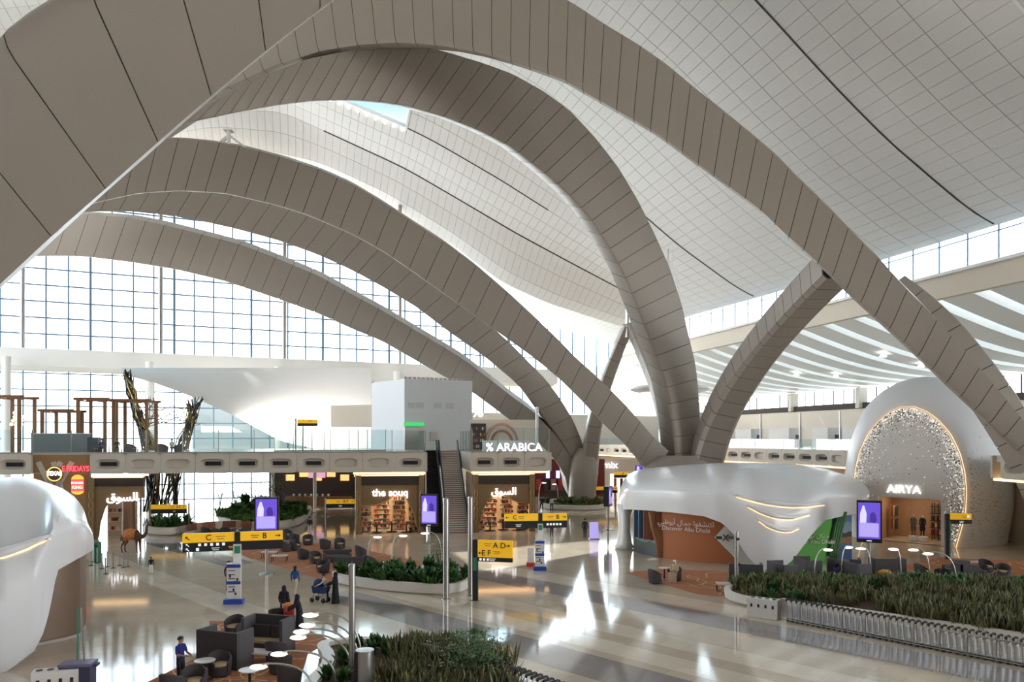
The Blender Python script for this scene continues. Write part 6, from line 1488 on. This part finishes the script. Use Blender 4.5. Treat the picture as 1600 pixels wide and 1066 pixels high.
def person(label, loc, rz, H=1.72, top=(60, 60, 66), legs_c=(50, 50, 56), shoes=(30, 28, 28), arms='down', legs='stand', lean=0.0, hair='short', robe=None, scarf=None, longsleeve=True, dz=0.0):
    t = thing('person', label, 'person', (loc[0], loc[1], loc[2] + dz), rz); k = H / 1.75
    m = [SKIN, cloth('%d_%d_%d' % top, top), cloth('%d_%d_%d' % legs_c, legs_c), mat('shoe_%d' % shoes[0], shoes, .5)] + ([cloth('%d_%d_%d' % top, top)] if longsleeve else [])
    J = pose(arms, legs, lean); me = body_mesh(J, H, m); link('body', me, t)
    hy = -lean - .02
    for x in (-.033, .033): MB().ball((x * k, (hy - .105) * k, 1.655 * k), .011 * k, 6, 5).build('eye', M_BLACK, t)
    MB().loft([[Vector(p) * k for p in ((-.016, hy - .095, 1.615), (.016, hy - .095, 1.615), (0, hy - .09, 1.665))], [Vector(p) * k for p in ((-.005, hy - .128, 1.618), (.005, hy - .128, 1.618), (0, hy - .1, 1.66))]]).build('nose', SKIN, t)
    MB().box((0, (hy - .098) * k, 1.58 * k), (.045 * k, .012, .01)).build('mouth', mat('lips', (140, 84, 74), .6), t)
    for x in (-1, 1): MB().ball((x * .088 * k, (hy + .005) * k, 1.64 * k), .028 * k, 6, 5, (.4, .8, 1.2)).build('ear', SKIN, t)
    if scarf:
        R = []
        for z, a, b, o in ((1.34, .2, .15, 0), (1.45, .15, .13, 0), (1.53, .105, .115, .015), (1.62, .108, .115, .03), (1.7, .1, .11, .02), (1.755, .06, .07, .01), (1.77, .01, .01, 0)):
            R.append([Vector((math.cos(2 * PI * j / 14) * a, hy + o + .01 + math.sin(2 * PI * j / 14) * b, z)) * k for j in range(14)])
        MB().loft(R).build('headscarf', cloth('%d_%d_%d' % scarf, scarf), t, smooth=True)
    elif hair:
        R = []; lo = 1.60 if hair == 'short' else 1.42
        for z, a, o in ((lo, .06, .05), (1.64, .1, .03), (1.7, .1, .02), (1.745, .065, .01), (1.757, .01, .01)): R.append([Vector((math.cos(2 * PI * j / 12) * a, hy + o + math.sin(2 * PI * j / 12) * a * 1.05, z)) * k for j in range(12)])
        MB().loft(R).build('hair', HAIR if hair != 'cap' else cloth('white_cap', (235, 232, 226)), t, smooth=True)
    if robe:
        R = []
        rings = ((.03, .27, .24, 0), (.4, .235, .2, 0), (.85, .2, .165, 0), (1.1, .19, .15, -lean * .3), (1.32, .2, .145, -lean * .7), (1.44, .16, .11, -lean * .9), (1.51, .075, .075, -lean)) if legs != 'sit' else ((.86, .24, .3, -.1), (.95, .24, .3, -.1), (1.08, .2, .17, 0), (1.32, .2, .145, 0), (1.44, .16, .11, 0), (1.51, .075, .075, 0))
        for z, a, b, o in rings: R.append([Vector((math.cos(2 * PI * j / 18) * a * (1 + .04 * math.sin(j * 3)), o + math.sin(2 * PI * j / 18) * b, z)) * k for j in range(18)])
        mb = MB(); mb.loft(R); mb.build('robe', cloth('%d_%d_%d' % robe, robe), t, smooth=60)
        for s in 'LR':
            a, b, c = (Vector(J[n + s]) * k for n in ('sh', 'el', 'wr')); MB().tube([a, b, c], [.085 * k, .08 * k, .075 * k], 8).build('sleeve', cloth('%d_%d_%d' % robe, robe), t, smooth=60)
        if legs == 'sit':
            MB().loft([[Vector((x * .27, y, z)) * k for x, z in ((-1, .84), (1, .84), (1, 1.02), (-1, 1.02))] for y in (-.1, -.5)] + [[Vector((x * .26, y, .46)) * k for x, y in ((-1, -.36), (1, -.36), (1, -.62), (-1, -.62))]]).build('robe_lap', cloth('%d_%d_%d' % robe, robe), t)
    return t
NAVY, BLK = (36, 38, 62), (32, 31, 38)
person('man in a dark blue shirt standing at the bottom left beside the chairs', (*G(282, 1072).xy, 0), 1.2, 1.76, (38, 40, 120), (40, 40, 52), arms='front', longsleeve=False)
person('woman in black robe and scarf standing left of the red-topped cart', G(444, 969), 2.9, 1.66, BLK, BLK, robe=(34, 32, 46), scarf=(34, 32, 46), legs='stand')
person('woman in black robe leaning on the cart, right of the other woman', G(468, 985), -1.35, 1.64, BLK, BLK, robe=(30, 30, 42), scarf=(30, 30, 42), arms='push', lean=.12)
person('person in blue top and pale trousers seen from behind', G(461, 931), 3.0, 1.66, (40, 84, 150), (206, 196, 180), hair='long', legs='walk')
person('woman in black robe pushing the pram before the planter', G(524, 943), -1.45, 1.66, BLK, BLK, robe=(24, 24, 32), scarf=(24, 24, 32), arms='push')
person('person in pale tunic bending over the pram', G(512, 941), -1.3, 1.55, (226, 220, 208), (60, 56, 60), arms='push', lean=.25, robe=None)
person('man in black top and beige trousers standing near the E F sign', G(484, 838.5), .2, 1.74, BLK, (196, 182, 158), arms='front')
person('man in dark clothes walking beside the lilac floor sign', G(914, 842), 2.9, 1.78, (42, 42, 48), (36, 36, 42), legs='walk')
person('far walker in dark blue before the far planter', G(846, 799), .3, 1.74, NAVY, (50, 52, 70), legs='walk'); person('far walker in white shirt before the far planter', G(862, 799), .2, 1.7, (232, 230, 226), (36, 36, 42), legs='walk')
person('person in dark clothes half hidden behind the long sign right of the stair', G(862, 839), .5, 1.72, (60, 54, 52), (40, 38, 40)); person('child in black top and white trousers left of the long C and B sign', G(236, 897.5), .3, 1.12, (30, 30, 34), (226, 222, 216))
person('man in dark clothes standing behind the white info totem', G(357, 925), 1.0, 1.76, (48, 44, 46), (42, 40, 44)); q = G(1054, 908)
person('man in beige robe and white cap seated in the tub chair', (q.x, q.y, 0), -.5, 1.72, (196, 172, 144), (186, 160, 132), (60, 50, 44), arms='front', legs='sit', hair='cap', robe=(198, 174, 146), dz=-.43)
for k, (px, py, c, a) in enumerate(((1307, 912, (96, 60, 140), 2.0), (1556, 921, (36, 34, 40), .6))):
    q = G(px, py); person(['person in purple seated low between the booths by the pod', 'person in black seated on the sofa at the far right'][k], (q.x, q.y, 0), a, 1.68, c, (44, 42, 50), arms='front', legs='sit', hair='long' if k == 0 else 'short', dz=-.43)
for k, (px, v, c) in enumerate(((163, 2.6, (58, 50, 110)), (186, 3.0, (40, 40, 46)), (271, 2.6, (214, 196, 186)))):
    p = ML(MU(px, v), v - .5, MZ); person(['seated cafe guest in violet on the upper floor', 'seated cafe guest in black on the upper floor', 'seated cafe guest in pale top near the sculpture'][k], p, mrz + .3 * k, 1.7, c, (44, 44, 52), arms='front', legs='sit', dz=-.43)
# cart with bag, pram
t = thing('shopping_cart', 'small cart with a red and orange bag between the two women in black', 'cart', G(451, 980), .4); MB().box((0, 0, .45), (.5, .7, .06)).build('deck', M_TOP, t); MB().tube([(-.22, .35, .45), (-.22, .45, 1.0), (.22, .45, 1.0), (.22, .35, .45)], .025, 6).build('handle', M_STEEL, t); MB().box((0, 0, .68), (.42, .5, .4)).build('red_bag', mat('red_bag', (200, 44, 40), .6), t); MB().ball((0, 0, .98), .24, 10, 7, (1.1, 1, .7)).build('orange_bundle', mat('orange_bundle', (226, 130, 50), .7), t)
for x in (-.2, .2):
    for y in (-.3, .3): MB().tube([(x, y, .45), (x, y, .06)], .02, 5).build('leg', M_STEEL, t); MB().ball((x, y, .06), .06, 8, 5, (.5, 1, 1)).build('wheel', M_BLACK, t)
t = thing('pram', 'dark blue pram pushed before the left end of the middle planter', 'pram', G(500, 941), 1.2)
MB().hexa([(-.24, -.4, .5), (.24, -.4, .5), (.24, .3, .5), (-.24, .3, .5)], [(-.28, -.5, .85), (.28, -.5, .85), (.28, .35, .9), (-.28, .35, .9)]).build('carrycot', mat('pram_blue', (44, 64, 120), .8), t); MB().lathe([(.3, 0), (.28, .2), (.18, .36), (.02, .4)], (0, .1, .85), 12, 1, .9).build('hood', MATS['pram_blue'], t, smooth=True); MB().tube([(-.22, .3, .5), (-.22, -.55, 1.05), (.22, -.55, 1.05), (.22, .3, .5)], .02, 6).build('handle', M_BLACK, t)
for x in (-.24, .24):
    for y in (-.35, .35): MB().tube([(x, y * .6, .5), (x, y, .13)], .018, 5).build('strut', M_STEEL, t); wm = MB().cyl((0, 0, 0), .13, .04, 12).mesh('wheel', M_BLACK); wm.transform(Matrix.Rotation(PI / 2, 4, 'Y')); link('wheel', wm, t, (x, y, .13))
t = thing('yellow_bundle', 'mustard coat bundle lying on the sofa back before the doorway', 'bag', (*G(1382, 917).xy, .65)); MB().ball((0, 0, .18), .34, 12, 8, (1.2, .7, .55)).build('bundle', mat('mustard', (206, 150, 54), .8, noise=.2), t, smooth=True); MB().ball((.22, .05, .24), .2, 10, 6, (1, .8, .7)).build('dark_fold', M_FAB, t, smooth=True)
# mannequins in the egg shop
for k, (x, c) in enumerate(((.05, (112, 104, 92)), (.75, (44, 46, 56)))):
    p = EC + fp(x, 0, -1.5); t = thing('mannequin', ['mannequin in taupe dress on the white plinth', 'mannequin in dark suit on the white plinth'][k], 'mannequin', (p.x, p.y, .5), erz)
    J = pose('down', 'stand'); link('body', body_mesh(J, 1.8, [mat('mannequin_skin', (206, 180, 160), .4), cloth('%d_%d_%d' % c, c), cloth('%d_%d_%d' % c, c), M_BLACK, cloth('%d_%d_%d' % c, c)]), t); MB().lathe([(.2, .45), (.24, .8), (.16, 1.12), (.18, 1.35)], (0, 0, 0), 14, 1, .75).build('garment', cloth('%d_%d_%d' % c, c), t, smooth=60)
    pl = thing('plinth', ['round white plinth under the taupe mannequin', 'round white plinth under the dark mannequin'][k], 'plinth', (p.x, p.y, .03)); MB().lathe([(.42, 0), (.44, .05), (.44, .42), (.4, .465)], (0, 0, 0), 20).build('drum', M_TOP, pl, smooth=40); MB().lathe([(.46, 0), (.46, .05)], (0, 0, 0), 20).build('base_ring', M_STONE, pl)  # plain stone ring around the plinth foot

# ================================================================== camel figure
q = G(206, 864); cm = thing('camel_figure', 'brown camel figure with an orange fringed saddle cloth by the souq gate', 'camel', q, -.12)
M_CAM = mat('camel_brown', (86, 60, 48), .8, noise=.2, scale=6); V = Vector
def skin(names, edges, rad, m, parent, name='body'):
    idx = {n: i for i, n in enumerate(names)}; me = bpy.data.meshes.new(name); me.from_pydata([V(names[n]) for n in names], [(idx[a], idx[b]) for a, b in edges], []); ob = bpy.data.objects.new('tmp', me); COL.objects.link(ob); ob.modifiers.new('s', 'SKIN').use_smooth_shade = True; sv = me.skin_vertices[0].data
    for n in names: sv[idx[n]].radius = rad[n] if isinstance(rad[n], tuple) else (rad[n], rad[n])
    sv[0].use_root = True; ob.modifiers.new('u', 'SUBSURF').levels = 2; dg = bpy.context.evaluated_depsgraph_get(); dg.update(); out = bpy.data.meshes.new_from_object(ob.evaluated_get(dg)); bpy.data.objects.remove(ob); bpy.data.meshes.remove(me); out.materials.clear(); out.materials.append(m); return link(name, out, parent)
N = dict(mid=(-.05, 0, 1.36), chest=(.5, 0, 1.3), rump=(-.62, 0, 1.34), hump=(-.05, 0, 1.72), nk0=(.85, 0, 1.22), nk1=(1.12, 0, 1.38), nk2=(1.2, 0, 1.75), nk3=(1.22, 0, 2.05), hd=(1.36, 0, 2.2), mz=(1.62, 0, 2.12), tail0=(-.86, 0, 1.3), tail1=(-.95, 0, .85))
RD = dict(mid=(.34, .36), chest=(.3, .33), rump=(.27, .3), hump=.16, nk0=.19, nk1=.14, nk2=.1, nk3=.09, hd=.11, mz=.065, tail0=.04, tail1=.025); E_ = [('mid', 'chest'), ('mid', 'rump'), ('mid', 'hump'), ('chest', 'nk0'), ('nk0', 'nk1'), ('nk1', 'nk2'), ('nk2', 'nk3'), ('nk3', 'hd'), ('hd', 'mz'), ('rump', 'tail0'), ('tail0', 'tail1')]
for s, y in (('a', .2), ('b', -.2)):
    N.update({'f0' + s: (.52, y, 1.08), 'f1' + s: (.52, y, .62), 'f2' + s: (.54, y, .12), 'f3' + s: (.62, y, .05), 'h0' + s: (-.6, y, 1.12), 'h1' + s: (-.5, y, .82), 'h2' + s: (-.72, y, .52), 'h3' + s: (-.68, y, .1), 'h4' + s: (-.58, y, .05)}); RD.update({'f0' + s: .14, 'f1' + s: .075, 'f2' + s: .05, 'f3' + s: .06, 'h0' + s: .17, 'h1' + s: .1, 'h2' + s: .062, 'h3' + s: .05, 'h4' + s: .06})
    E_ += [('chest', 'f0' + s), ('f0' + s, 'f1' + s), ('f1' + s, 'f2' + s), ('f2' + s, 'f3' + s), ('rump', 'h0' + s), ('h0' + s, 'h1' + s), ('h1' + s, 'h2' + s), ('h2' + s, 'h3' + s), ('h3' + s, 'h4' + s)]
skin(N, E_, RD, M_CAM, cm)
for y in (-.08, .08): MB().ball((1.28, y, 2.31), .05, 6, 5, (.7, .5, 1.3)).build('ear', M_CAM, cm)
M_SAD = mat('orange_fringe', (196, 122, 66), .9, noise=.3, scale=8); R = []
for x, r_ in ((-.55, .34), (-.35, .4), (-.05, .46), (.25, .4), (.42, .35)): R.append([Vector((x, math.cos(a) * r_, 1.36 + math.sin(a) * (r_ + .05))) for a in np.linspace(-.35, PI + .35, 13)])
MB().loft(R, False, closed=False).build('saddle_cloth', M_SAD, cm, fix=False, smooth=True); o = MB()
for k in range(60):
    x = -.55 + .97 * random.random(); y = random.choice((-1, 1)) * .43; o.tube([(x, y, 1.25), (x + random.uniform(-.03, .03), y * 1.02, .98 + random.uniform(-.06, .06))], .014, 4)
o = o.build('fringe', M_SAD, cm); o['kind'] = 'stuff'
